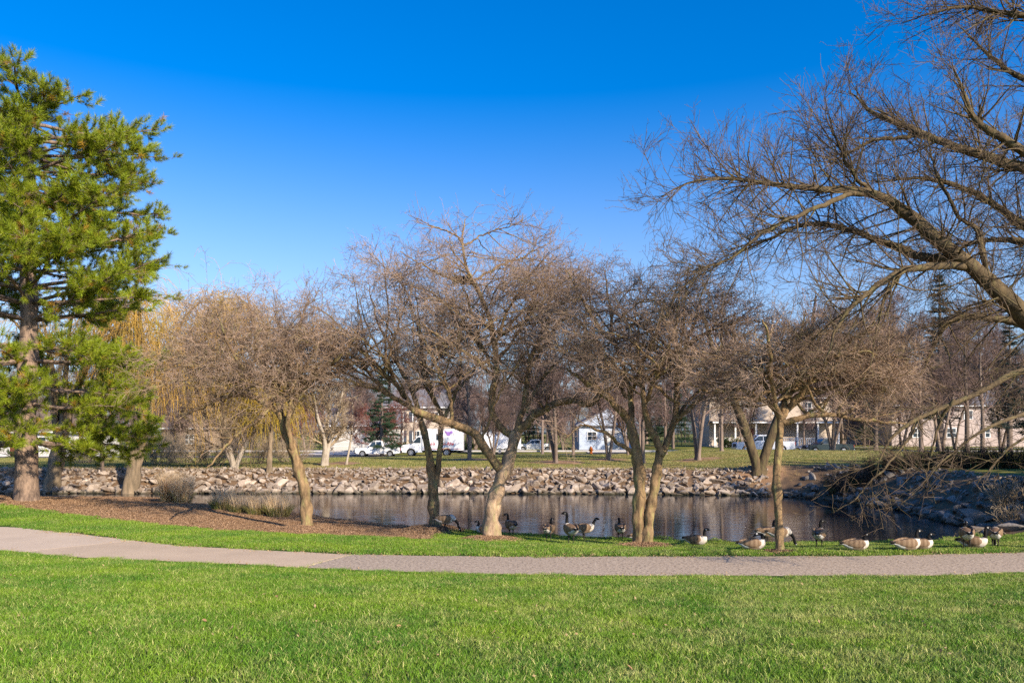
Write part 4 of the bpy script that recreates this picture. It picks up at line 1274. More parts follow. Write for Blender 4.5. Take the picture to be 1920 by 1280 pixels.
# pale multi-stem ornamental, slender pale tree, red tree
pt = bare_tree('pale_tree', 5.2, .17, 3, .75, 'twig_tan', 'bark_white', 50, 2.0, .25, .22)
x, D, z = onground(608, 873); pt.location = (x, D, z)
tag(pt, 'pale-barked many-stemmed tree on a wide mulch bed across the pond', 'tree', G2)
pt2 = bare_tree('pale_tree', 4.6, .08, 1, .7, 'twig_far', 'bark_white', 45, 2.2, .38)
x, D, z = onground(650, 870); pt2.location = (x, D, z); pt2.rotation_euler = (0, .12, 0)
tag(pt2, 'slender pale young tree leaning beside the many-stemmed one', 'tree', G2)
rt = bare_tree('red_twig_tree', 5.2, .12, 3, .8, 'twig_red', 'bark_far', 50, 2.6, .2, .3)
rt.location = ((706-960)/F*86, 86, float(hgt((706-960)/F*86, 86)))
tag(rt, 'dark red twiggy tree in front of the white garage', 'tree')
rt2 = bare_tree('tan_tree', 6.0, .16, 3, .9, 'twig_tan', 'bark_white', 55, 2.0, .2, .3)
x, D, z = onground(440, 878); rt2.location = (x, D, z)
tag(rt2, 'low tan twiggy tree by the small yellow willow', 'tree')
rt3 = bare_tree('russet_tree', 7.5, .16, 2, .75, 'twig_red', 'bark_far', 45, 1.6, .2, .2)
rt3.location = ((575-960)/F*88, 88, float(hgt((575-960)/F*88, 88)))
tag(rt3, 'russet bare tree at the end of the white driveway', 'tree')
# right-hand street trees
for (px, D, k, s, lab) in ((1642, 70, 3, .8, 'bare tree above the hedge, first to the right of the dark car'), (1727, 66, 0, .85, 'short thick bare trunk above the hedge beside the grey post'),
        (1765, 74, 1, .8, 'twin-stemmed bare tree above the hedge below the blue spruce'), (1813, 68, 0, .9, 'flared bare trunk above the hedge before the pale wide house'),
        (1842, 64, 3, .7, 'slim dark straight trunk above the hedge next to the flared one'), (1560, 72, 2, .8, 'many-stemmed bare tree right behind the dark parked car'), (1690, 86, 2, .75, 'many-stemmed bare tree at the left end of the wide pale house'), (1876, 78, 2, .8, 'many-stemmed bare tree before the right half of the wide pale house'), (1790, 90, 1, .7, 'leaning twin-stemmed tree close to the wide pale house front')):
    x = (px - 960)/F*D
    place_tree(k, x, D, s, lab, 'bare trees above the hedge')
# woodland behind the houses
k = 0
for D, n0, sz in ((104, 38, 1.15), (118, 40, 1.4), (136, 42, 1.45)):
    for i in range(n0):
        px = -60 + (2060)*(i + rng.uniform(.1, .9))/n0
        x = (px - 960)/F*D
        if D == 104 and (560 < px < 800 or 1080 < px < 1200 or 1325 < px < 1570 or px > 1680 or px < 200): continue
        f = 0.58 if px < 1450 else 0.9
        place_tree(int(rng.integers(4)), x, D + rng.uniform(-5, 5), sz*f*rng.uniform(.85, 1.12), 'bare brown woodland tree standing behind the row of houses', 'woodland trees behind the houses')

for i in range(30):
    px = 240 + 1420*(i + rng.uniform(.1, .9))/30
    D = rng.uniform(86.5, 93)
    if 590 < px < 730 or 1100 < px < 1185: D = 99.5
    place_tree(int(rng.integers(4)), (px-960)/F*D, D, rng.uniform(.36, .56), 'bare front-yard tree on the far side of the street', 'bare trees in the front yards')
# brush and young growth under the woodland: a far-off mass
NB = 1000
bx_ = rng.uniform(-95, 95, NB); by_ = rng.uniform(102, 150, NB)
hh_ = rng.uniform(2.5, 7, NB)*np.where(bx_ < 30, .75, 1.0)
P = np.zeros((NB, 6, 3)); P[:, 0] = np.stack([bx_, by_, hgt(bx_, by_) - .1], 1)
dv = np.stack([rng.normal(size=NB)*.22, rng.normal(size=NB)*.22, np.ones(NB)], 1)
for k in range(1, 6):
    P[:, k] = P[:, k-1] + dv*(hh_/5)[:, None]; dv = dv + rng.normal(size=dv.shape)*.08
R_ = np.linspace(.05, .015, 6)[None]*np.ones((NB, 1))
q2 = spawn(P, R_, 1.6, 2.2, .4, 40, 4, .12, .05, .6, .025, .014, .15, 1., up0=.2)
q3 = spawn(*q2, 1.5, .9, .4, 42, 2, .12, .03, .7, .016, .011, .15, 1.)
wb_ = obj('woodland_thicket', tube_mesh('woodland_thicket', [(P, R_, 3), (*q2, 3), (*q3, 3)]), M['twig_far'], None, 'stuff')
tag(wb_, 'thin mauve-brown thicket of saplings filling the woodland behind the houses', 'thicket')

# ------------------------------------------------------------------ conifers
def conifer(name, h, rad, m, n_whorl, per, first=.08, ln=.28, wd=.045, dense=9):
    root = empty(name)
    C = resample([(0,0,-.2,h*.022),(0,0,h*.3,h*.017),(0,0,h*.7,h*.009),(0,0,h,.015)], 20)
    obj('trunk', tube_mesh('trunk', [(C[None, :, :3], C[None, :, 3], 8)]), M['bark_far'], root)
    P, R_ = [], []
    for q in range(n_whorl):
        t = first + (1 - first)*(q + rng.uniform(-.3, .3))/n_whorl
        rr = rad*(1 - t)**.8*rng.uniform(.8, 1.1) + .12
        for w in range(per):
            a = rng.uniform(0, 6.28); z0 = t*h
            r2 = rr*rng.uniform(.7, 1.1)
            c = [(0,0,z0,.03), (math.cos(a)*r2*.5, math.sin(a)*r2*.5, z0 - r2*.06, .02), (math.cos(a)*r2, math.sin(a)*r2, z0 - r2*.10 + .1, .008)]
            r3 = resample(c, 10); P.append(r3[:, :3]); R_.append(r3[:, 3])
    P, R_ = np.array(P), np.array(R_)
    s1 = spawn(P, R_, 3.0, rad*.26, .4, 45, 4, .08, -.02, .5, .012, .006, .25, 1., flat=.5)
    obj('branches', tube_mesh('branches', [(P, R_, 4), (*s1, 3)]), M['bark_far'], root, 'stuff')
    Q = np.concatenate([P[:, 3:].reshape(-1, 3), s1[0][:, 1:].reshape(-1, 3)])
    Dv = np.concatenate([np.gradient(P, axis=1)[:, 3:].reshape(-1, 3), np.gradient(s1[0], axis=1)[:, 1:].reshape(-1, 3)])
    Dv /= np.linalg.norm(Dv, axis=1, keepdims=True) + 1e-9
    V, Fc = needle_mesh(Q, Dv, dense, ln, wd, .8)
    obj('crown', mesh_np('crown', V, [Fc]), m, root, 'stuff')
    return root
def put(o, px, D, s=1.0, label='', cat_='tree', group=None):
    x = (px - 960)/F*D
    o.location = (x, D, float(hgt(x, D))); o.scale = (s, s, s); o.rotation_euler = (0, 0, rng.uniform(0, 6.28))
    return tag(o, label, cat_, group)
sp = put(conifer('spruce_tree', 17, 2.9, M['needles_blue'], 32, 7, .2, dense=8), 1762, 80, 1.08, 'tall blue-grey spruce rising above the pale wide house')
put(copy_tree(sp), 1893, 76, .80, 'smaller dark spruce at the edge beyond the hedge')
put(copy_tree(sp), 1655, 108, .85, 'distant grey-green spruce between the spruce and the porch house')
dk = put(conifer('fir_tree', 9.5, 2.6, M['needles_dark'], 22, 6, .14, dense=8), 716, 80, .95, 'dark evergreen standing over the white pickup truck')
put(copy_tree(dk), 530, 92, .75, 'dark evergreen behind the leaning tree trunk')
put(copy_tree(dk), 1262, 92, 1.0, 'dark olive evergreen between the garage and the porch house')
put(copy_tree(dk), 1230, 96, .85, 'evergreen close behind the blue-grey garage')
put(copy_tree(dk), 842, 104, .85, 'dark evergreen behind the box truck')
put(copy_tree(dk), 1000, 106, .8, 'dark evergreen far behind the white trailer')
put(copy_tree(dk), 1620, 100, .9, 'dark evergreen at the right end of the porch house')
put(copy_tree(dk), 395, 98, .7, 'dark evergreen far behind the willow strands')
# evergreens outside the picture that keep the bank in shade
for (x, y, s) in ((21.6,23.6,.8),(23.8,21.2,.95),(26.4,22.4,1.1),(29.0,25.5,1.1),(22.8,28.0,.95),(25.6,25.5,1.0),(24.6,30.6,1.0),(28.0,28.6,1.05),(27.2,33.8,1.05),(30.5,31.5,1.1),(26.5,37.5,1.0),(31,36,1.1)):
    o = copy_tree(dk); o.location = (x, y, float(hgt(x, y))); o.scale = (s, s, s*.95)
    tag(o, 'evergreen standing outside the picture beside the shaded bank', 'tree', 'evergreens beside the shaded bank')

# ------------------------------------------------------------------ hedge and shrubs
def twig_shrub(name, h, rad, n, tw, mat_leaf=None):
    root = empty(name)
    a = rng.uniform(0, 6.28, n); rr = rad*.45*np.sqrt(rng.uniform(0, 1, n))
    P = np.zeros((n, 8, 3)); P[:, 0] = np.stack([rr*np.cos(a), rr*np.sin(a), np.full(n, -.05)], 1)
    d = np.stack([np.cos(a)*.55, np.sin(a)*.55, np.ones(n)], 1) + rng.normal(size=(n, 3))*.25
    d /= np.linalg.norm(d, axis=1, keepdims=True)
    for k in range(1, 8):
        P[:, k] = P[:, k-1] + d*h/7*rng.uniform(.8, 1.2, (n, 1)); d += rng.normal(size=d.shape)*.12; d /= np.linalg.norm(d, axis=1, keepdims=True)
    R_ = np.linspace(.016, .006, 8)[None]*np.ones((n, 1))
    b2 = spawn(P, R_, 5, h*.38, .4, 40, 5, .15, .03, .6, .009, .005, .15, 1.)
    b3 = spawn(*b2, 6, h*.16, .4, 45, 3, .15, .03, .7, .006, .0045, .15, 1.)
    obj('stems', tube_mesh('stems', [(P, R_, 4), (*b2, 3), (*b3, 3)]), tw, root, 'stuff')
    if mat_leaf:
        Q = b3[0].reshape(-1, 3); Dv = rng.normal(size=Q.shape); Dv /= np.linalg.norm(Dv, axis=1, keepdims=True)
        V, Fc = needle_mesh(Q, Dv, 3, .10, .05, .8)
        obj('foliage', mesh_np('foliage', V, [Fc]), mat_leaf, root, 'stuff')
    return root
M['twig_dark'] = pm('twig_dark', (0.11, 0.07, 0.05), (0.07, 0.05, 0.035), 1.5, .95, c3=(.12, .13, .04), s3=2)
hs = twig_shrub('hedge_shrub', 1.1, 1.1, 80, M['twig_dark'])
first = True
for i in range(11):
    px = 1575 + i*36
    o = hs if first else copy_tree(hs)
    first = False
    D = 41.5 - .25*i
    x = (px - 960)/F*D
    o.location = (x, D, float(hgt(x, D))); o.rotation_euler = (0, 0, rng.uniform(0, 6.28)); o.scale = (1, 1, rng.uniform(.9, 1.12))
    tag(o, 'dark leafless hedge shrub in the row along the top of the shaded bank', 'shrub', 'hedge shrubs along the shaded bank')
gs = twig_shrub('evergreen_shrub', 1.0, 1.0, 60, M['twig_dark'], M['shrub_green'])
for i, (px, D, s, lab) in enumerate(((735, 92, 1.3, 'clipped green bush behind the white pickup'), (765, 92, 1.3, 'green bush before the beige house front, next to the box truck'), (868, 90, 1.2, 'green bush right behind the box truck tail'),
      (1366, 91, 1.2, 'round green bush in front of the porch railing'), (30, 76, .9, 'low bush under the front wall of the brown-roofed house'), (150, 76, .8, 'low bush at the far corner of the brown-roofed house'))):
    put(gs if i == 0 else copy_tree(gs), px, D, s, lab, 'shrub')
tb = twig_shrub('tan_brush', 2.0, 1.9, 55, M['twig_tan'])
for i, (px, py, s_, lab) in enumerate(((290, 872, 1.0, 'tan brush across the pond behind the pale straw grass'), (345, 868, 1.2, 'taller tan brush across the pond hung with willow strands'), (395, 873, .9, 'low tan brush across the pond left of the tan tree'),
        (470, 870, 1.1, 'tan brush across the pond just left of the small yellow willow'), (150, 868, .9, 'tan brush across the pond between pine and leaning willow'), (545, 866, 1.0, 'tan brush across the pond behind the leaning tree'))):
    x, D, z = onground(px, py)
    o = tb if i == 0 else copy_tree(tb)
    o.location = (x, D, z); o.scale = (s_, s_, s_); o.rotation_euler = (0, 0, i*1.3)
    tag(o, lab, 'shrub')
# dry brush on the near corner of the shaded bank
db = twig_shrub('dry_brush', .9, .9, 60, M['twig_tan'])
for i, (x, y, s, lab) in enumerate(((17.3, 27.6, .9, 'dry tan brush on the shaded bank above the last geese'), (18.4, 29.6, 1.1, 'dry brush farther up the shaded bank near the edge of view'))):
    o = db if i == 0 else copy_tree(db)
    o.location = (x, y, float(hgt(x, y))); o.scale = (s, s, s)
    tag(o, lab, 'shrub')

# ------------------------------------------------------------------ houses
def window(parent, x, z, w, h, y, sh=False):
    f = MB(); t = .09
    f.box(x-w/2, x+w/2, y-.07, y, z, z+t); f.box(x-w/2, x+w/2, y-.07, y, z+h-t, z+h)
    f.box(x-w/2, x-w/2+t, y-.07, y, z+t, z+h-t); f.box(x+w/2-t, x+w/2, y-.07, y, z+t, z+h-t)
    f.box(x-.03, x+.03, y-.06, y, z+t, z+h-t); f.box(x-w/2+t, x-.03, y-.06, y, z+h/2-.03, z+h/2+.03); f.box(x+.03, x+w/2-t, y-.06, y, z+h/2-.03, z+h/2+.03)
    o = f.build('window', M['trim'], parent)
    MB().box(x-w/2+t, x+w/2-t, y-.03, y-.012, z+t, z+h-t).build('pane', M['glass_dark'], o)
    if sh:
        for s in (-1, 1):
            MB().box(x+s*(w/2+.22)-.18, x+s*(w/2+.22)+.18, y-.05, y, z, z+h).build('shutter', M['shutter'], o)
    return o
def house(px0, px1, D, hw, hr, label, wall, roof, wins=(), gable_front=False, depth=8, over=.4, door=None, garage=(), sh=False, zoff=0.0):
    x0, x1 = (px0-960)/F*D, (px1-960)/F*D
    zb = float(hgt((x0+x1)/2, D)) + .15 + zoff
    root = empty('house', ((x0+x1)/2, D, zb)); w = x1 - x0
    tag(root, label, 'house', 'houses along the street')
    MB().box(-w/2, w/2, 0, depth, -1.0, hw).build('wall', wall, root)
    r = MB()
    if gable_front:
        r.prism([(-w/2-over, hw+.02), (w/2+over, hw+.02), (w/2+over, hw+.2), (0, hw+hr+.2), (-w/2-over, hw+.2)], -over, depth+over)
        r.build('roof', roof, root)
        MB().prism([(-w/2, hw+.16), (w/2, hw+.16), (0, hw+hr+.05)], -over-.03, -over-.004).build('gable', wall, root)
    else:
        V = [(-w/2-over, -over, hw+.02), (w/2+over, -over, hw+.02), (w/2+over, depth+over, hw+.02), (-w/2-over, depth+over, hw+.02), (-w/2-over*.6, depth/2, hw+hr), (w/2+over*.6, depth/2, hw+hr),
             (-w/2-over, -over, hw+.2), (w/2+over, -over, hw+.2), (w/2+over, depth+over, hw+.2), (-w/2-over, depth+over, hw+.2)]
        r.add(V, [(0,3,2,1),(0,1,7,6),(2,3,9,8),(6,7,5,4),(8,9,4,5),(1,2,8,7),(3,0,6,9),(7,8,5),(9,6,4)])
        r.build('roof', roof, root)
        MB().box(-w/2-over, w/2+over, -over-.12, -over-.004, hw+.06, hw+.2).build('gutter', M['trim'], root)
    for (wx, wz, ww, wh) in wins:
        window(root, wx*w/2, wz, ww, wh, -.003, sh)
    if door is not None:
        d = MB().box(door*w/2-.5, door*w/2+.5, -.06, -.003, 0, 2.1).build('door', M['door_red'], root)
        MB().box(door*w/2+.32, door*w/2+.40, -.12, -.06, 1.0, 1.08).build('handle', M['chrome'], d)
    for (gx0, gw) in garage:
        g = MB().box(gx0*w/2-gw/2, gx0*w/2+gw/2, -.05, -.003, 0, 2.2).build('garage_door', M['siding_white'], root)
        for q in range(1, 4):
            MB().box(gx0*w/2-gw/2, gx0*w/2+gw/2, -.062, -.05, q*.55-.02, q*.55+.02).build('panel_line', M['trim'], g)
    return root, w, zb
h1, w1, _ = house(-70, 150, 80, 2.2, 2.3, 'low house with brown roof and red door behind the pine', M['siding_white'], M['roof_brown'], [(-.45,.8,1.4,1.1),(.3,.8,1.6,1.1),(.75,.8,1.0,1.1)], door=-.1)
h2, w2, _ = house(305, 415, 96, 2.6, 2.2, 'small tan house glimpsed through the willow strands', M['siding_tan'], M['roof_brown'], [(-.1,.8,1.2,1.2)])
h3, w3, _ = house(612, 742, 97, 2.9, 2.4, 'white double garage at the head of the bright driveway', M['siding_white'], M['roof_grey'], [], garage=((-.45,3.0),(.35,3.2)))
h4, w4, _ = house(724, 850, 101, 5.2, 2.6, 'beige two-storey house with dark shutters behind the evergreen', M['siding_beige'], M['roof_grey'], [(-.6,.9,1.0,1.5),(-.1,.9,1.0,1.5),(.45,.9,1.0,1.5),(-.6,3.5,1.0,1.3),(-.1,3.5,1.0,1.3),(.45,3.5,1.0,1.3)], sh=True)
h5, w5, _ = house(1086, 1192, 98, 2.7, 2.1, 'pale blue-grey gabled garage across the pond', pm('siding_blue', (.50,.56,.66), (.45,.51,.61), 1, .7), M['roof_grey'], [(-.55,1.0,1.2,1.1)], gable_front=True, garage=((.3,2.6),))
h6, w6, zb6 = house(1330, 1560, 96, 5.6, 2.6, 'beige two-storey house with white porch railing behind the silver pickup', M['siding_beige'], M['roof_brown'], [(-.72,3.75,1.0,1.5),(-.44,3.75,1.0,1.5),(.1,3.75,1.0,1.5),(.6,3.75,1.0,1.5),(.05,.9,1.2,1.4)], door=-.35)
# porch of that house
pr = MB(); pr.prism([(-w6/2-.2, 2.75), (w6/2+.2, 2.75), (w6/2+.2, 2.95), (-w6/2-.2, 2.95)], -2.4, -.02)
por = pr.build('porch_roof', M['roof_brown'], h6)
MB().box(-w6/2-.2, w6/2+.2, -2.46, -2.404, 2.68, 2.86).build('fascia', M['trim'], por)
MB().box(-w6/2, w6/2, -2.3, -.02, -.9, -.02).build('porch_floor', M['kerb'], h6)
for q in range(7):
    x = -w6/2 + .1 + q*(w6-.2)/6
    MB().box(x-.09, x+.09, -2.25, -2.07, 0, 2.74).build('post', M['trim'], h6)
rl = MB().box(-w6/2+.2, w6/2-.2, -2.2, -2.12, .85, .93).build('railing', M['trim'], h6)
for q in range(64):
    x = -w6/2 + .3 + q*(w6-.6)/63
    MB().box(x-.03, x+.03, -2.19, -2.13, .0, .848).build('baluster', M['trim'], rl)
h7, w7, _ = house(1672, 1990, 104, 5.0, 2.4, 'wide pale pinkish house behind the hedge trees', M['siding_pink'], M['roof_grey'], [(-.7,1.0,1.3,1.3),(-.3,1.0,1.3,1.3),(.1,1.0,1.3,1.3),(-.5,3.4,1.2,1.2),(-.1,3.4,1.2,1.2)])
h8, w8, _ = house(1462, 1660, 112, 3.2, 2.2, 'white garage wing beyond the dark parked car', M['siding_white'], M['roof_grey'], [], garage=((-.6,3.4),(.1,3.4)))

# ------------------------------------------------------------------ vehicles (front towards -x)
def wheel(parent, x, y, r, side):
    y0, y1 = (y - .11, y + .11)
    w = MB().cyl((x, r), r, y0, y1, 24).build('wheel', M['rubber'], parent, bevel=.015)
    yy = y0 if side < 0 else y1
    MB().cyl((x, r), r*.62, min(yy, yy + side*.02), max(yy, yy + side*.02), 16).build('rim', M['rim'], w)
    h = MB()
    for q in range(5):
        a = q*1.2566
        cx, cz = x + math.cos(a)*r*.36, r + math.sin(a)*r*.36
        h.cyl((cx, cz), r*.11, min(yy + side*.021, yy + side*.026), max(yy + side*.021, yy + side*.026), 8)
    h.build('rim_hole', M['rubber'], w)
def pickup(px, D, label, paint, L=5.8, H=1.86, name='pickup_truck', rz=0.0, bed=True, z=None):
    x = (px - 960)/F*D
    root = empty(name, (x + L/2*0, D, (float(hgt(x, D)) + .03) if z is None else z), rz)
    tag(root, label, 'truck', 'vehicles parked along the street')
    s = L/5.8; W = .95
    r = .39*s
    f0, b0 = 0.0, L
    def arch(cx, n=9, rr=r*1.18):
        return [(cx - rr*math.cos(math.pi*i/(n-1)), r*.95 + rr*math.sin(math.pi*i/(n-1))) for i in range(n)]
    wf, wb = L*.165, L*.775
    prof = [(0.05, .42*s), (0.0, .62*s), (0.02, .98*s), (.18*s, 1.08*s), (1.55*s, 1.16*s), (3.75*s, 1.20*s), (L-.03, 1.20*s), (L, .60*s), (L-.05, .45*s)]
    low = list(reversed(arch(wb)))[0:] ; lowf = list(reversed(arch(wf)))
    prof = prof + low + [(wb - r*1.3, .40*s), (wf + r*1.3, .40*s)] + lowf
    body = MB().prism(prof, -W, W).build('body', paint, root)
    cabp = [(1.48*s, 1.16*s), (2.15*s, H-.06), (2.4*s, H), (3.25*s, H), (3.5*s, H-.06), (3.72*s, 1.21*s)]
    V = [(a, -W+.06 if z0 < 1.3 else -W+.17, z0) for a, z0 in cabp] + [(a, W-.06 if z0 < 1.3 else W-.17, z0) for a, z0 in cabp]
    n6 = len(cabp)
    cab = MB().add(V, [tuple(range(n6)), tuple(range(2*n6-1, n6-1, -1))] + [(i, i+n6, (i+1) % n6+n6, (i+1) % n6) for i in range(n6)]).build('cab', paint, root)
    def slope_y(z0): return (W-.06) + (-.11)*(z0 - 1.2*s)/(H - 1.2*s)
    for sd in (-1, 1):
        for (a0, a1, c0, c1) in ((1.78, 2.62, 2.22, 2.62), (2.70, 3.48, 2.70, 3.36)):
            zl, zu = 1.27*s, H - .13
            yl, yu = slope_y(zl) + .012, slope_y(zu) + .012
            V = [(a0*s, sd*yl, zl), (a1*s, sd*yl, zl), (c1*s, sd*yu, zu), (c0*s, sd*yu, zu)]
            V += [(v[0], v[1] - sd*.03, v[2]) for v in V]
            MB().add(V, [(0,1,2,3),(7,6,5,4),(0,4,5,1),(1,5,6,2),(2,6,7,3),(3,7,4,0)]).build('side_window', M['glass_dark'], cab)
        MB().box(2.62*s, 2.78*s, sd*W - .005 if sd > 0 else -W-.025, W+.025 if sd > 0 else -W+.005, 1.02*s, 1.06*s).build('door_handle', M['chrome'], root)
        MB().box(1.75*s, 1.88*s, min(sd*(W-.02), sd*(W+.2)), max(sd*(W-.02), sd*(W+.2)), 1.22*s, 1.40*s).build('mirror', M['plastic_black'], root, bevel=.02)
        MB().box(-.02, .16*s, min(sd*.58, sd*.92), max(sd*.58, sd*.92), .80*s, .97*s).build('headlight', M['lamp_glass'], root, bevel=.02)
        MB().box(L-.02, L+.03, min(sd*.75, sd*.93), max(sd*.75, sd*.93), .8*s, 1.12*s).build('tail_light', M['red_print'], root)
        wheel(root, wf, sd*(W-.10), r, sd); wheel(root, wb, sd*(W-.10), r, sd)
    V = [(1.545*s, -W+.2, 1.21*s), (1.545*s, W-.2, 1.21*s), (2.07*s, W-.24, H-.10), (2.07*s, -W+.24, H-.10)]
    V = V + [(v[0]+.03, v[1], v[2]-.03) for v in V]
    V = [(v[0]-.025, v[1], v[2]+.02) for v in V]
    MB().add(V, [(0,1,2,3),(7,6,5,4),(0,4,5,1),(1,5,6,2),(2,6,7,3),(3,7,4,0)]).build('windscreen', M['glass_dark'], cab)
    MB().box(-.03, .05, -.5, .5, .62*s, .95*s).build('grille', M['plastic_black'], root, bevel=.015)
    MB().box(-.10, .12, -W-.01, W+.01, .38*s, .60*s).build('front_bumper', M['plastic_black'] if paint is M['white_paint'] else M['chrome'], root, bevel=.03)
    MB().box(L-.04, L+.10, -W, W, .42*s, .60*s).build('rear_bumper', M['chrome'], root, bevel=.03)
    if bed:
        MB().box(3.85*s, L-.10, -W+.12, W-.12, 1.201*s, 1.206*s).build('bed_cover', M['plastic_black'], root)
    return root
pickup(1377, 80.5, 'silver-white pickup truck parked in front of the porch house', M['silver_paint'])
pickup(669, 80.5, 'white pickup truck half hidden by the dark evergreen', M['white_paint'], 4.5, 1.62)
pickup(1508, 80.0, 'dark car with a bright bonnet seen between twigs beyond the forked tree', M['dark_paint'], 4.6, 1.5, name='parked_car', bed=False)['category'] = 'car'
pickup(968, 92.0, 'white car with dark windows parked beyond the lawn by the white trailer', M['white_paint'], 4.6, 1.45, name='parked_car', bed=False)['category'] = 'car'

def text_mesh(s, size, m, parent, x, y, z, name):
    cu = bpy.data.curves.new('lettering', 'FONT'); cu.body = s; cu.size = size; cu.extrude = .002; cu.shear = .25; cu.offset = .012
    o = bpy.data.objects.new('lettering', cu); COL.objects.link(o)
    bpy.context.view_layer.update()
    dg = bpy.context.evaluated_depsgraph_get()
    me = bpy.data.meshes.new_from_object(o.evaluated_get(dg))
    bpy.data.objects.remove(o)
    t = obj(name, me, m, parent); t.rotation_euler = (math.radians(90), 0, 0); t.location = (x, y, z)
    return t
# box truck: cutaway van nose, tall white box with red lettering
D = 80.5; x = (754-960)/F*D
bt = empty('box_truck', (x, D, float(hgt(x, D)) + .03))
tag(bt, 'white box truck with red lettering and purple decoration on its side', 'truck', 'vehicles parked along the street')
W = 1.0; r = .38; Lb = 6.2
def arch2(cx): return [(cx + r*1.2*math.cos(math.pi*i/8), r*.95 + r*1.2*math.sin(math.pi*i/8)) for i in range(9)]
prof = [(0.03,.42),(0,.66),(.04,1.0),(.2,1.12),(1.0,1.28),(1.72,2.02),(2.0,2.10),(2.12,2.10),(2.12,.40)] + [(1.0+r*1.3,.40)] + arch2(1.0)
MB().prism(prof, -W+.08, W-.08).build('cab', M['white_paint'], bt)
for sd in (-1, 1):
    yy = sd*(W-.08)
    V = [(1.12, yy+sd*.012, 1.32), (1.98, yy+sd*.012, 1.32), (1.98, yy+sd*.012, 1.92), (1.70, yy+sd*.012, 1.92)]
    V += [(v[0], v[1]-sd*.03, v[2]) for v in V]
    MB().add(V, [(0,1,2,3),(7,6,5,4),(0,4,5,1),(1,5,6,2),(2,6,7,3),(3,7,4,0)]).build('side_window', M['glass_dark'], bt)
    MB().box(-.02,.14,min(sd*.55,sd*.88),max(sd*.55,sd*.88),.82,1.02).build('headlight', M['lamp_glass'], bt, bevel=.02)
    MB().box(1.72,1.86,min(yy-sd*.01,yy+sd*.02),max(yy-sd*.01,yy+sd*.02),1.12,1.16).build('door_handle', M['plastic_black'], bt)
    MB().box(1.1,1.2,min(yy,yy+sd*.28),max(yy,yy+sd*.28),1.3,1.58).build('mirror', M['plastic_black'], bt, bevel=.02)
    wheel(bt, 1.0, sd*(W-.2), r, sd); wheel(bt, 4.55, sd*(W-.12), r, sd)
V = [(1.05,-W+.2,1.31),(1.05,W-.2,1.31),(1.66,W-.24,1.94),(1.66,-W+.24,1.94)]
V = [(v[0]-.03, v[1], v[2]+.02) for v in V] + [(v[0]+.02, v[1], v[2]-.02) for v in V]
MB().add(V, [(0,1,2,3),(7,6,5,4),(0,4,5,1),(1,5,6,2),(2,6,7,3),(3,7,4,0)]).build('windscreen', M['glass_dark'], bt)
MB().box(-.03,.04,-.5,.5,.62,.98).build('grille', M['plastic_black'], bt)
MB().box(-.1,.12,-W+.05,W-.05,.36,.58).build('front_bumper', M['plastic_black'], bt, bevel=.03)
bp2 = [(2.16,.52),(Lb,.52),(Lb,2.78),(2.16,2.78)]
bxo = MB().prism([(2.16,.60)] + [(4.55-r*1.3,.60)] + [(4.55-r*1.25*math.cos(math.pi*i/8), .60+r*.75*math.sin(math.pi*i/8)) for i in range(1,8)] + [(4.55+r*1.3,.60),(Lb,.60),(Lb,2.75),(2.16,2.75)], -W-.04, W+.04).build('box_body', M['white_paint'], bt)
MB().box(2.12,Lb-.02,-.55,.55,.40,.598).build('chassis', M['plastic_black'], bt)
MB().box(3.55,4.05,-W-.055,-W-.042,1.62,2.25).build('hatch_window', M['glass_dark'], bxo)
MB().box(2.25,Lb-.1,-W-.052,-W-.042,.72,.76).build('stripe', M['red_print'], bxo)
text_mesh("n's", .42, M['red_print'], bxo, 2.95, -W-.047, 1.12, 'lettering')
text_mesh("n-Rite", .42, M['red_print'], bxo, 4.25, -W-.047, 1.12, 'lettering')
for (cx, cz, rr) in ((4.75,2.25,.22),(5.05,2.40,.15),(4.5,2.42,.12)):
    MB().cyl((cx, cz), rr, -W-.052, -W-.043, 16).build('painted_disc', M['purple_print'], bxo)
# white trailer behind it
D = 86; x = (902-960)/F*D
wt = empty('cargo_trailer', (x, D, float(hgt(x, D)) + .03)); tag(wt, 'plain white cargo trailer seen through the forked pale trunk', 'trailer', 'vehicles parked along the street')
MB().prism([(0,.5),(4.3,.5),(4.3,2.35),(.15,2.35),(0,2.2)], -1.05, 1.05).build('body', M['white_paint'], wt)
MB().box(.1,4.2,-1.075,-1.053,.55,.62).build('trim_rail', M['chrome'], wt)
MB().box(1.5,1.53,-1.06,-1.052,.7,2.25).build('panel_seam', M['chrome'], wt); MB().box(2.9,2.93,-1.06,-1.052,.7,2.25).build('panel_seam', M['chrome'], wt)
for sd in (-1, 1):
    wheel(wt, 2.0, sd*.96, .34, sd); wheel(wt, 2.75, sd*.96, .34, sd)
MB().box(-1.2,.1,-.06,.06,.42,.5).build('tow_bar', M['plastic_black'], wt)

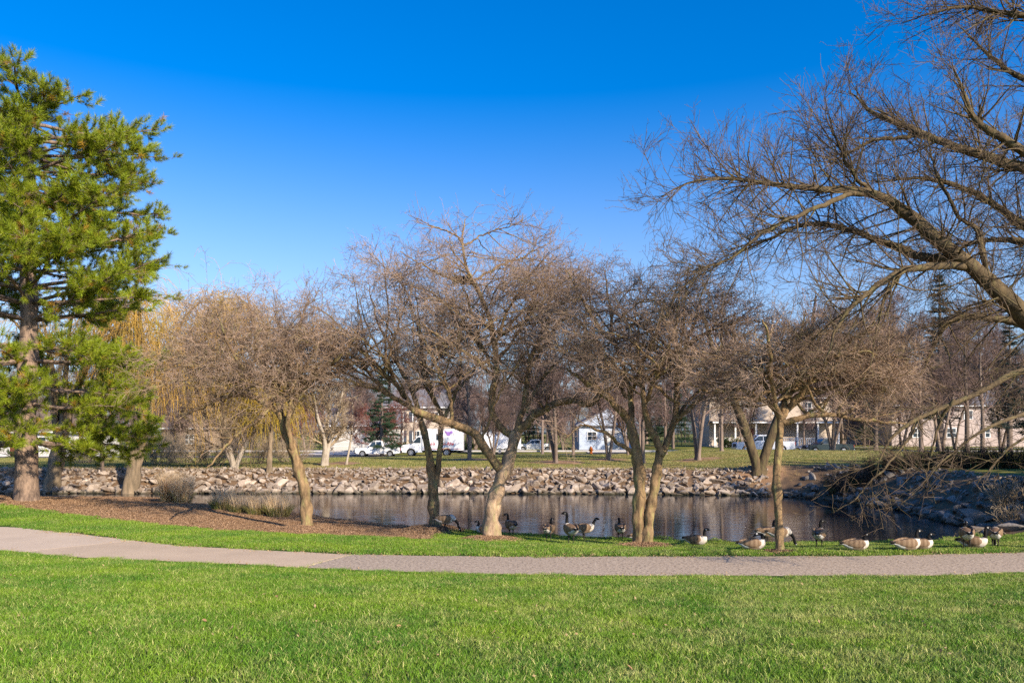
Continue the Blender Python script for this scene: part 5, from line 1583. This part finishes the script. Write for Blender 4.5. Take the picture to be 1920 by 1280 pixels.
# hydrant
x, D, z = onground(1108, 851); D = 74.0; x = (1108-960)/F*D; z = float(hgt(x, D))
prof = [(0.0,.17),(.05,.17),(.06,.12),(.5,.115),(.52,.15),(.58,.15),(.60,.125),(.72,.10),(.78,.04),(.82,.04)]
k = 14; V, fs = [], []
for (zz, rr) in prof:
    for i in range(k): V.append((rr*math.cos(6.283*i/k), rr*math.sin(6.283*i/k), zz))
for j in range(len(prof)-1):
    for i in range(k): fs.append((j*k+i, j*k+(i+1) % k, (j+1)*k+(i+1) % k, (j+1)*k+i))
hy = empty('fire_hydrant', (x, D, z)); hy.scale = (1.15, 1.15, 1.0)
obj('body', mesh_np('body', V, [np.array(fs), np.array([list(range((len(prof)-1)*k, len(prof)*k))])], smooth=True), M['orange'], hy)
for sd in (-1, 1):
    MB().box(min(sd*.10, sd*.19), max(sd*.10, sd*.19), -.05, .05, .40, .50).build('outlet_cap', M['orange'], hy, bevel=.02)
tag(hy, 'small orange fire hydrant by the street across the pond', 'hydrant')

# ------------------------------------------------------------------ geese
def goose_material():
    m, n, l, b = new_mat('goose_feathers')
    at_ = n.new('ShaderNodeAttribute'); at_.attribute_name = 'Col'
    tc = n.new('ShaderNodeTexCoord')
    wv = n.new('ShaderNodeTexWave'); wv.inputs['Scale'].default_value = 14; wv.inputs['Distortion'].default_value = 12; wv.inputs['Detail'].default_value = 2
    l.new(tc.outputs['Object'], wv.inputs['Vector'])
    mr = n.new('ShaderNodeMapRange'); mr.inputs['To Min'].default_value = .84; mr.inputs['To Max'].default_value = 1.1
    l.new(wv.outputs['Fac'], mr.inputs['Value'])
    mx = n.new('ShaderNodeMix'); mx.data_type = 'RGBA'; mx.blend_type = 'MULTIPLY'; mx.inputs['Factor'].default_value = 1
    l.new(at_.outputs['Color'], mx.inputs['A']); l.new(mr.outputs[0], mx.inputs['B'])
    l.new(mx.outputs['Result'], b.inputs['Base Color'])
    b.inputs['Roughness'].default_value = .75; b.inputs['Specular IOR Level'].default_value = .2
    return m
M['goose'] = goose_material()
BROWN, PALE, WHITE, BLACK, BREAST = (.17,.105,.062), (.27,.19,.125), (.66,.62,.56), (.012,.011,.011), (.60,.52,.43)

def loft(ctrl, k, n, colf):
    C = np.array([c[:5] for c in ctrl], float)      # x y z ry rz
    P = np.vstack([2*C[0]-C[1], C, 2*C[-1]-C[-2]])
    per = max(3, n//(len(C)-1))
    out, par = [], []
    for i in range(1, len(P)-2):
        for t in np.linspace(0, 1, per, endpoint=False):
            p0, p1, p2, p3 = P[i-1], P[i], P[i+1], P[i+2]
            out.append(.5*((2*p1)+(-p0+p2)*t+(2*p0-5*p1+4*p2-p3)*t*t+(-p0+3*p1-3*p2+p3)*t**3)); par.append(i-1+t)
    out.append(P[-2]); par.append(len(C)-1)
    out = np.array(out); out[:, 3:] = np.maximum(out[:, 3:], .003)
    X = out[:, :3]; T = np.gradient(X, axis=0); T /= np.linalg.norm(T, axis=1, keepdims=True)+1e-9
    S = np.array([0, 1., 0])[None] - T*T[:, 1:2]; S /= np.linalg.norm(S, axis=1, keepdims=True)+1e-9
    U = np.cross(T, S)
    a = np.arange(k)*6.28318/k
    V = X[:, None] + out[:, 3][:, None, None]*np.cos(a)[None, :, None]*S[:, None] + out[:, 4][:, None, None]*np.sin(a)[None, :, None]*U[:, None]
    m_ = len(out)
    i = np.arange(m_-1)[:, None]*k; j = np.arange(k)[None]; j2 = (j+1) % k
    Fq = np.stack([i+j, i+j2, i+k+j2, i+k+j], -1).reshape(-1, 4)
    cols = np.zeros((m_, k, 4), np.float32); cols[..., 3] = 1
    for r_ in range(m_):
        for q in range(k):
            cols[r_, q, :3] = colf(par[r_], math.sin(a[q]), abs(math.cos(a[q])))
    me = mesh_np('body', V.reshape(-1, 3), [Fq, np.arange(k)[None, ::-1].copy(), ((m_-1)*k + np.arange(k))[None]], smooth=True)
    ca = me.color_attributes.new('Col', 'FLOAT_COLOR', 'POINT'); ca.data.foreach_set('color', cols.reshape(-1))
    return me

def goose(px, py, heading, neck, label, sit=False, yaw=0.0, size=1.0, bank=0.0):
    x, D, z = onground(px, py)
    root = empty('goose', (x, D, z + .005), math.radians(heading))
    root.scale = (size, size, size)
    tag(root, label, 'goose', 'geese on the grass by the pond')
    zc = .15 if sit else .36
    body = [(-.44,0,zc+.03,.035,.010),(-.34,0,zc+.03,.07,.035),(-.22,0,zc+.01,.115,.095),(-.05,0,zc,.15,.142),(.10,0,zc+.015,.148,.145),(.20,0,zc+.055,.11,.115)]
    z1 = zc
    NK = {'up': [(.245,z1+.15),(.255,z1+.26),(.255,z1+.36)], 'mid': [(.235,z1+.15),(.225,z1+.22),(.235,z1+.28)], 'low': [(.225,z1+.13),(.19,z1+.18),(.20,z1+.23)],
          'graze': [(.31,z1-.02),(.39,z1-.13),(.42,z1-.24)], 'back': [(.235,z1+.15),(.22,z1+.24),(.15,z1+.27)], 'fwd': [(.27,z1+.13),(.30,z1+.20),(.33,z1+.25)]}[neck]
    body += [(NK[0][0],0,NK[0][1],.052,.055),(NK[1][0],0,NK[1][1],.038,.040),(NK[2][0],0,NK[2][1],.034,.036)]
    tx, tz = NK[2]
    if neck == 'graze': hd = [(.035,-.06),(.055,-.10),(.065,-.15)]
    elif neck == 'back': hd = [(-.05,.0),(-.10,-.03),(-.16,-.07)]
    else: hd = [(.035,.045),(.085,.045),(.155,.025)]
    cy, sy = math.cos(math.radians(yaw)), math.sin(math.radians(yaw))
    hr = [(.040,.042),(.034,.034),(.010,.007)]
    for (hx, hz), (ra, rb) in zip(hd, hr):
        body.append((tx+hx*cy, hx*sy, tz+hz, ra, rb))
    def colf(p, up, side):
        # p: 0 tail .. 5 breast .. 6,7,8 neck .. 9 head, 10 face, 11 bill tip
        if p < .8: return BLACK if up > -.3 else WHITE
        if p < 1.7: return BLACK if (up > .5 and p < 1.3) else (WHITE if up < .35 or p < 1.45 else BROWN)
        if p < 2.6: return WHITE if up < -.25 else BROWN
        if p < 4.2: return BROWN if up > .25 else (PALE if up > -.75 else BREAST)
        if p < 5.35: return BROWN if up > .6 and p < 4.7 else BREAST
        if p < 5.9: return (.66,.6,.52)
        if 8.9 < p < 9.5 and up < .1 and side > .55: return WHITE
        return BLACK
    obj('body', loft(body, 18, 60, colf), M['goose'], root)
    for sd in (-1, 1):
        wing = [(.17,sd*.105,zc+.075,.010,.02),(.12,sd*.128,zc+.06,.030,.085),(-.02,sd*.140,zc+.05,.034,.105),(-.18,sd*.112,zc+.055,.030,.082),(-.32,sd*.062,zc+.062,.020,.042),(-.43,sd*.03,zc+.07,.008,.012)]
        def wcol(p, up, side):
            if p > 4.2: return (.03,.025,.02)
            t = .5 + .5*math.sin(p*9)
            c0 = (.17,.105,.06); c1 = (.28,.19,.115)
            return tuple(c0[i]*(1-t)+c1[i]*t for i in range(3))
        obj('wing', loft(wing, 12, 36, wcol), M['goose'], root)
        if not sit:
            yy = sd*.065
            c = np.array([(-.03,yy,zc-.11,.028),(-.02,yy,.12,.013),(.0,yy,.02,.010)])
            R_ = resample(c, 8)
            leg = obj('leg', tube_mesh('leg', [(R_[None, :, :3], R_[None, :, 3], 8)]), M['goose_leg'], root)
            ft = [(-.03,yy,.014),(.09,yy-.05,.004),(.11,yy,.004),(.09,yy+.05,.004),(.0,yy,.028),(-.03,yy,.0)]
            me = mesh_np('foot', ft, [np.array([(0,1,4),(1,2,4),(2,3,4),(3,0,4),(1,0,5),(2,1,5),(3,2,5),(0,3,5)])])
            obj('foot', me, M['goose_leg'], leg)
    return root
# heading: 0 = facing screen right, 90 = facing away, 180 = facing left, -90 = towards the viewer
GEESE = [
 (836,995,10,'graze','goose with its head down behind the trunk on the large mulch mound',False,0,1),
 (908,1001,170,'low','goose mostly hidden behind the thick pale trunk, only its tail showing',True,0,.95),
 (958,1006,115,'mid','standing goose looking left at the water, just right of the thick pale trunk',False,70,1),
 (1029,1015,70,'low','standing goose with lowered head, seen from behind, left of the tallest goose',False,-20,1),
 (1070,1020,108,'up','goose with its long neck raised, tallest of the standing group',False,75,1.12),
 (1096,1013,12,'fwd','pale-breasted goose facing right beside the goose with the raised neck',False,-35,1),
 (1163,1013,92,'low','hunched goose seen squarely from behind, left of the V-stemmed tree',False,0,1),
 (1203,1017,5,'low','goose resting behind the base of the V-stemmed tree',True,0,1),
 (1306,1023,-35,'mid','goose sitting alone at the water edge with white breast towards the path',True,30,1),
 (1412,1032,-4,'back','dark goose lying with its head turned back, left of the slim tree',True,0,1),
 (1438,1020,18,'mid','goose with upright head partly behind the dark lying goose',False,10,1),
 (1462,1024,5,'graze','preening goose mostly hidden behind the slim straight trunk',False,0,1.05),
 (1536,1028,62,'mid','goose standing alone with its head turned over its back, right of the slim tree',False,-75,1.05),
 (1606,1033,0,'low','brown goose lying low in the grass between the lone standing goose and the pair',True,0,1),
 (1702,1033,8,'mid','largest lying goose with raised head, front one of the pair',True,0,1.06),
 (1727,1031,-5,'low','smaller lying goose tucked behind the largest one',True,0,.95),
 (1812,1029,72,'back','round-backed goose preening, seen from behind near the rocks',False,0,1.05),
 (1826,1028,-30,'up','sitting goose with tall dark neck behind the round-backed one',True,20,1),
 (1866,1027,60,'graze','last goose towards the dry brush, bent forward with its rump up',False,0,1),
]
for g in GEESE:
    goose(g[0], g[1], g[2], g[3], g[4], g[5], g[6], g[7])

# ------------------------------------------------------------------ grass, leaves, mulch: scattered, uncountable
def blade_patch(name, n, size, h0, h1, wd, m, dry_p=.12, lean=.45):
    x = rng.uniform(-size/2, size/2, n); y = rng.uniform(-size/2, size/2, n)
    a = rng.uniform(0, 6.28, n); L = rng.uniform(h0, h1, n)
    tilt = np.abs(rng.normal(size=n))*lean
    d = np.stack([np.cos(a)*tilt, np.sin(a)*tilt, np.ones(n)], 1); d /= np.linalg.norm(d, axis=1, keepdims=True)
    b0 = np.stack([x, y, np.full(n, -.012)], 1)
    mid = b0 + d*L[:, None]*.55
    d2 = d + np.stack([np.cos(a)*.5, np.sin(a)*.5, -.25*np.ones(n)], 1); d2 /= np.linalg.norm(d2, axis=1, keepdims=True)
    tip = mid + d2*L[:, None]*.5
    th = rng.uniform(0, 6.28, n)
    s = np.stack([np.cos(th), np.sin(th), np.zeros(n)], 1)*wd/2
    V = np.stack([b0 - s, b0 + s, mid + s*.9, mid - s*.9, tip], 1).reshape(-1, 3)
    k = np.arange(n)*5
    me = mesh_np(name, V, [np.stack([k, k+1, k+2, k+3], 1), np.stack([k+3, k+2, k+4], 1)])
    dry = np.where(rng.uniform(size=n) < dry_p, rng.uniform(.4, 1, n), rng.uniform(0, .18, n))
    at_ = me.attributes.new('dry', 'FLOAT', 'POINT'); at_.data.foreach_set('value', np.repeat(dry, 5).astype(np.float32))
    val = np.clip(rng.normal(1.0, .30, n), .35, 1.7)
    at_ = me.attributes.new('val', 'FLOAT', 'POINT'); at_.data.foreach_set('value', np.repeat(val, 5).astype(np.float32))
    me.materials.append(m)
    return bpy.data.objects.new(name, me)      # never linked: only instanced

def grid_pts(x0, x1, y0, y1, st):
    X, Y = np.meshgrid(np.arange(x0, x1, st), np.arange(y0, y1, st))
    X = X + rng.uniform(-.3, .3, X.shape)*st; Y = Y + rng.uniform(-.3, .3, Y.shape)*st
    return X.ravel(), Y.ravel()

def near_side(x, y):
    return ~((seg_dist(x, y, FAR_SHORE) < seg_dist(x, y, NEAR_SHORE)) & (y > 24)) & (~in_pond(x, y))
def clear_of_mounds(x, y, f=.62):
    ok = np.ones(x.shape, bool)
    for (mx_, my_, r_, h_) in MOUNDS[:5]:
        ok &= np.hypot(x-mx_, y-my_) > r_*f + .2
    return ok

patches = [blade_patch('blades', 620, .5, .035, .09, .0062, M['grass'], .05 + .08*i, .8) for i in range(4)]
x, y = grid_pts(-22, 20, 3.4, 23.0, .36)
k = (np.abs(x) < .85*y + 2.5) & (y < y_near(x) - rng.uniform(.10, .30, x.shape))
scatter('lawn_grass', 'bright green mown lawn between the viewer and the path', 'grass', np.stack([x[k], y[k]], 1), patches, .85, 1.2)
patches2 = [blade_patch('blades', 520, .5, .035, .085, .009, M['grass'], .16, .55) for i in range(3)]
x, y = grid_pts(-27, 24, 14, 31, .36)
yb = np.interp(x, bxs, bys)
k = (y > y_far(x) + rng.uniform(.08, .28, x.shape)) & near_side(x, y) & clear_of_mounds(x, y) & ((y < yb + .1*wobble(x*2, y*2)) | (x > -2.4)) & (seg_dist(x, y, NEAR_SHORE) > .12)
scatter('verge_grass', 'strip of green grass between the path and the pond', 'grass', np.stack([x[k], y[k]], 1), patches2, .85, 1.25)
jt = np.linspace(0, 1, 9)
jx = -4.19 - .35 + .70*jt; jy = y_near(jx)*(1-jt) + y_far(jx)*jt
tuft = [blade_patch('blades', 60, .16, .02, .06, .009, M['grass'], .2, .6)]
scatter('joint_grass', 'grass growing in the slanting joint of the path', 'grass', np.stack([jx, jy], 1), tuft, .7, 1.1)
# far lawn: coarser, yellower tufts
M['grass_far'] = grass_mat('grass_far', (0.13, 0.18, 0.025), (0.26, 0.22, 0.06), (0.42, 0.34, 0.15))
patches3 = [blade_patch('blades', 380, 1.2, .05, .10, .016, M['grass_far'], .3, .6) for i in range(2)]
x, y = grid_pts(-46, 32, 48, 73, .95)
k = (np.abs(x) < .7*y) & (seg_dist(x, y, FAR_SHORE) > 3.6)
for (mx_, my_, r_, h_) in MOUNDS[5:]:
    k &= np.hypot(x-mx_, y-my_) > r_*.75
scatter('far_lawn_grass', 'olive and yellowing grass on the lawn across the pond', 'grass', np.stack([x[k], y[k]], 1), patches3, .8, 1.2)

def chip_patch(name, n, size, l0, l1, m, up=.3, aspect=.45):
    x = rng.uniform(-size/2, size/2, n); y = rng.uniform(-size/2, size/2, n); L = rng.uniform(l0, l1, n)
    a = rng.uniform(0, 6.28, n)
    u = np.stack([np.cos(a), np.sin(a), rng.normal(size=n)*up], 1)*L[:, None]/2
    v = np.stack([-np.sin(a), np.cos(a), rng.normal(size=n)*up], 1)*L[:, None]*aspect/2
    c = np.stack([x, y, rng.uniform(.004, .02, n)], 1)
    V = np.stack([c-u, c-v*1.0+u*.1, c+u, c+v+u*.1], 1).reshape(-1, 3)
    me = mesh_np(name, V, [np.arange(4*n).reshape(-1, 4)]); me.materials.append(m)
    return bpy.data.objects.new(name, me)
M['chip'] = pm('mulch_chip', (.38, .225, .12), (.21, .13, .075), 9, .95, c3=(.55, .36, .21), s3=14)
M['litter'] = pm('leaf_litter', (.52, .38, .20), (.36, .22, .10), 9, .85, transl=.2)
chips = [chip_patch('chips', 420, .6, .02, .075, M['chip'], .45, .3) for i in range(2)]
x, y = grid_pts(-27, 3.5, 21.5, 42, .42)
yb = np.interp(x, bxs, bys)
inb = (y > yb + .1*wobble(x*2, y*2)) & (x < -2.6)
inm = np.zeros(x.shape, bool)
k = inb & near_side(x, y) & (seg_dist(x, y, NEAR_SHORE) > .1)
xs, ys = [x[k]], [y[k]]
for (mx_, my_, r_, h_) in MOUNDS[:5]:
    n0 = int(26*r_*r_) + 2
    a = rng.uniform(0, 6.28, n0); q = r_*.8*np.sqrt(rng.uniform(0, 1, n0))
    xs.append(mx_ + q*np.cos(a)); ys.append(my_ + q*np.sin(a))
scatter('mulch', 'brown bark mulch and pine needles under the trees', 'mulch', np.stack([np.concatenate(xs), np.concatenate(ys)], 1), chips, .8, 1.2)
lit = [chip_patch('litter', 26, .7, .025, .06, M['litter'], .5, .6) for i in range(3)]
x, y = grid_pts(-15, 15, 17.5, 27, .7)
k = (y > y_far(x) - .1) & near_side(x, y) & (x > -9) & (rng.uniform(size=x.shape) < .8)
x2 = rng.uniform(-14, 13, 150); y2 = np.where(rng.uniform(size=150) < .75, y_far(x2) + rng.normal(size=150)*.12, y_near(x2) + rng.normal(size=150)*.1)
scatter('leaf_litter', 'tiny tan fallen leaves speckling the verge and path edge', 'leaves', np.stack([np.concatenate([x[k], x2]), np.concatenate([y[k], y2])], 1) - np.array([0, 0]), lit, .7, 1.1)

M['weed'] = pm('dry_weed', (.50, .36, .19), (.36, .27, .11), 2, .9, transl=.25)
weeds = [blade_patch('weeds', 46, .7, .10, .30, .012, M['weed'], .2, .6) for i in range(2)]
x, y = grid_pts(-38, 17, 45, 51, .6)
dd_ = seg_dist(x, y, FAR_SHORE)
k = (dd_ > 2.9) & (dd_ < 4.6) & (rng.uniform(size=x.shape) < .75) & ~in_pond(x, y)
k |= (dd_ > .4) & (dd_ < 2.9) & (rng.uniform(size=x.shape) < .10) & ~in_pond(x, y)
scatter('bank_weeds', 'dry tan weeds fringing the top of the stone bank across the pond', 'weeds', np.stack([x[k], y[k]], 1), weeds, .6, 1.2)
few = [chip_patch('litter', 3, .9, .02, .045, M['litter'], .6, .6) for i in range(3)]
x = rng.uniform(-9, 9, 170); y = rng.uniform(6.5, 16.5, 170)
k = (y < y_near(x) - .3) & (np.abs(x) < .7*y)
o_ = scatter('lawn_litter', 'scattered bits of dead leaf caught in the front lawn', 'leaves', np.stack([x[k], y[k]], 1), few, .8, 1.3)
o_.location.z = .035
# single dry leaves on the front lawn
def leaf_mesh():
    V = [(-.05,0,.0),(-.02,.022,.012),(.02,.026,.016),(.055,0,.006),(.02,-.026,.014),(-.02,-.022,.010),(0,0,.002),(-.075,.004,.0),(-.05,.004,.002)]
    fs3 = [(0,6,1),(1,6,2),(2,6,3),(3,6,4),(4,6,5),(5,6,0),(7,0,8)]
    return mesh_np('fallen_leaf', V, [np.array(fs3)])
lm = leaf_mesh()
for (px, py) in ((7,1088),(15,1133),(142,1135),(168,1192),(313,1180),(320,1158),(384,1168),(604,1245),(519,1122),(748,1178),(895,1166),(603,1071),(1155,1115),(1180,1258),(702,1200),(1050,1090)):
    x, D, z = onground(px, py)
    o = obj('fallen_leaf', lm, M['leaf_dry'])
    o.location = (x, D, z + .035); o.rotation_euler = (rng.normal()*.5, rng.normal()*.5, rng.uniform(0, 6.28)); s = rng.uniform(.5, .85); o.scale = (s, s, s)
    tag(o, 'small dry tan leaf lying on the front lawn', 'leaf', 'dry leaves on the front lawn')
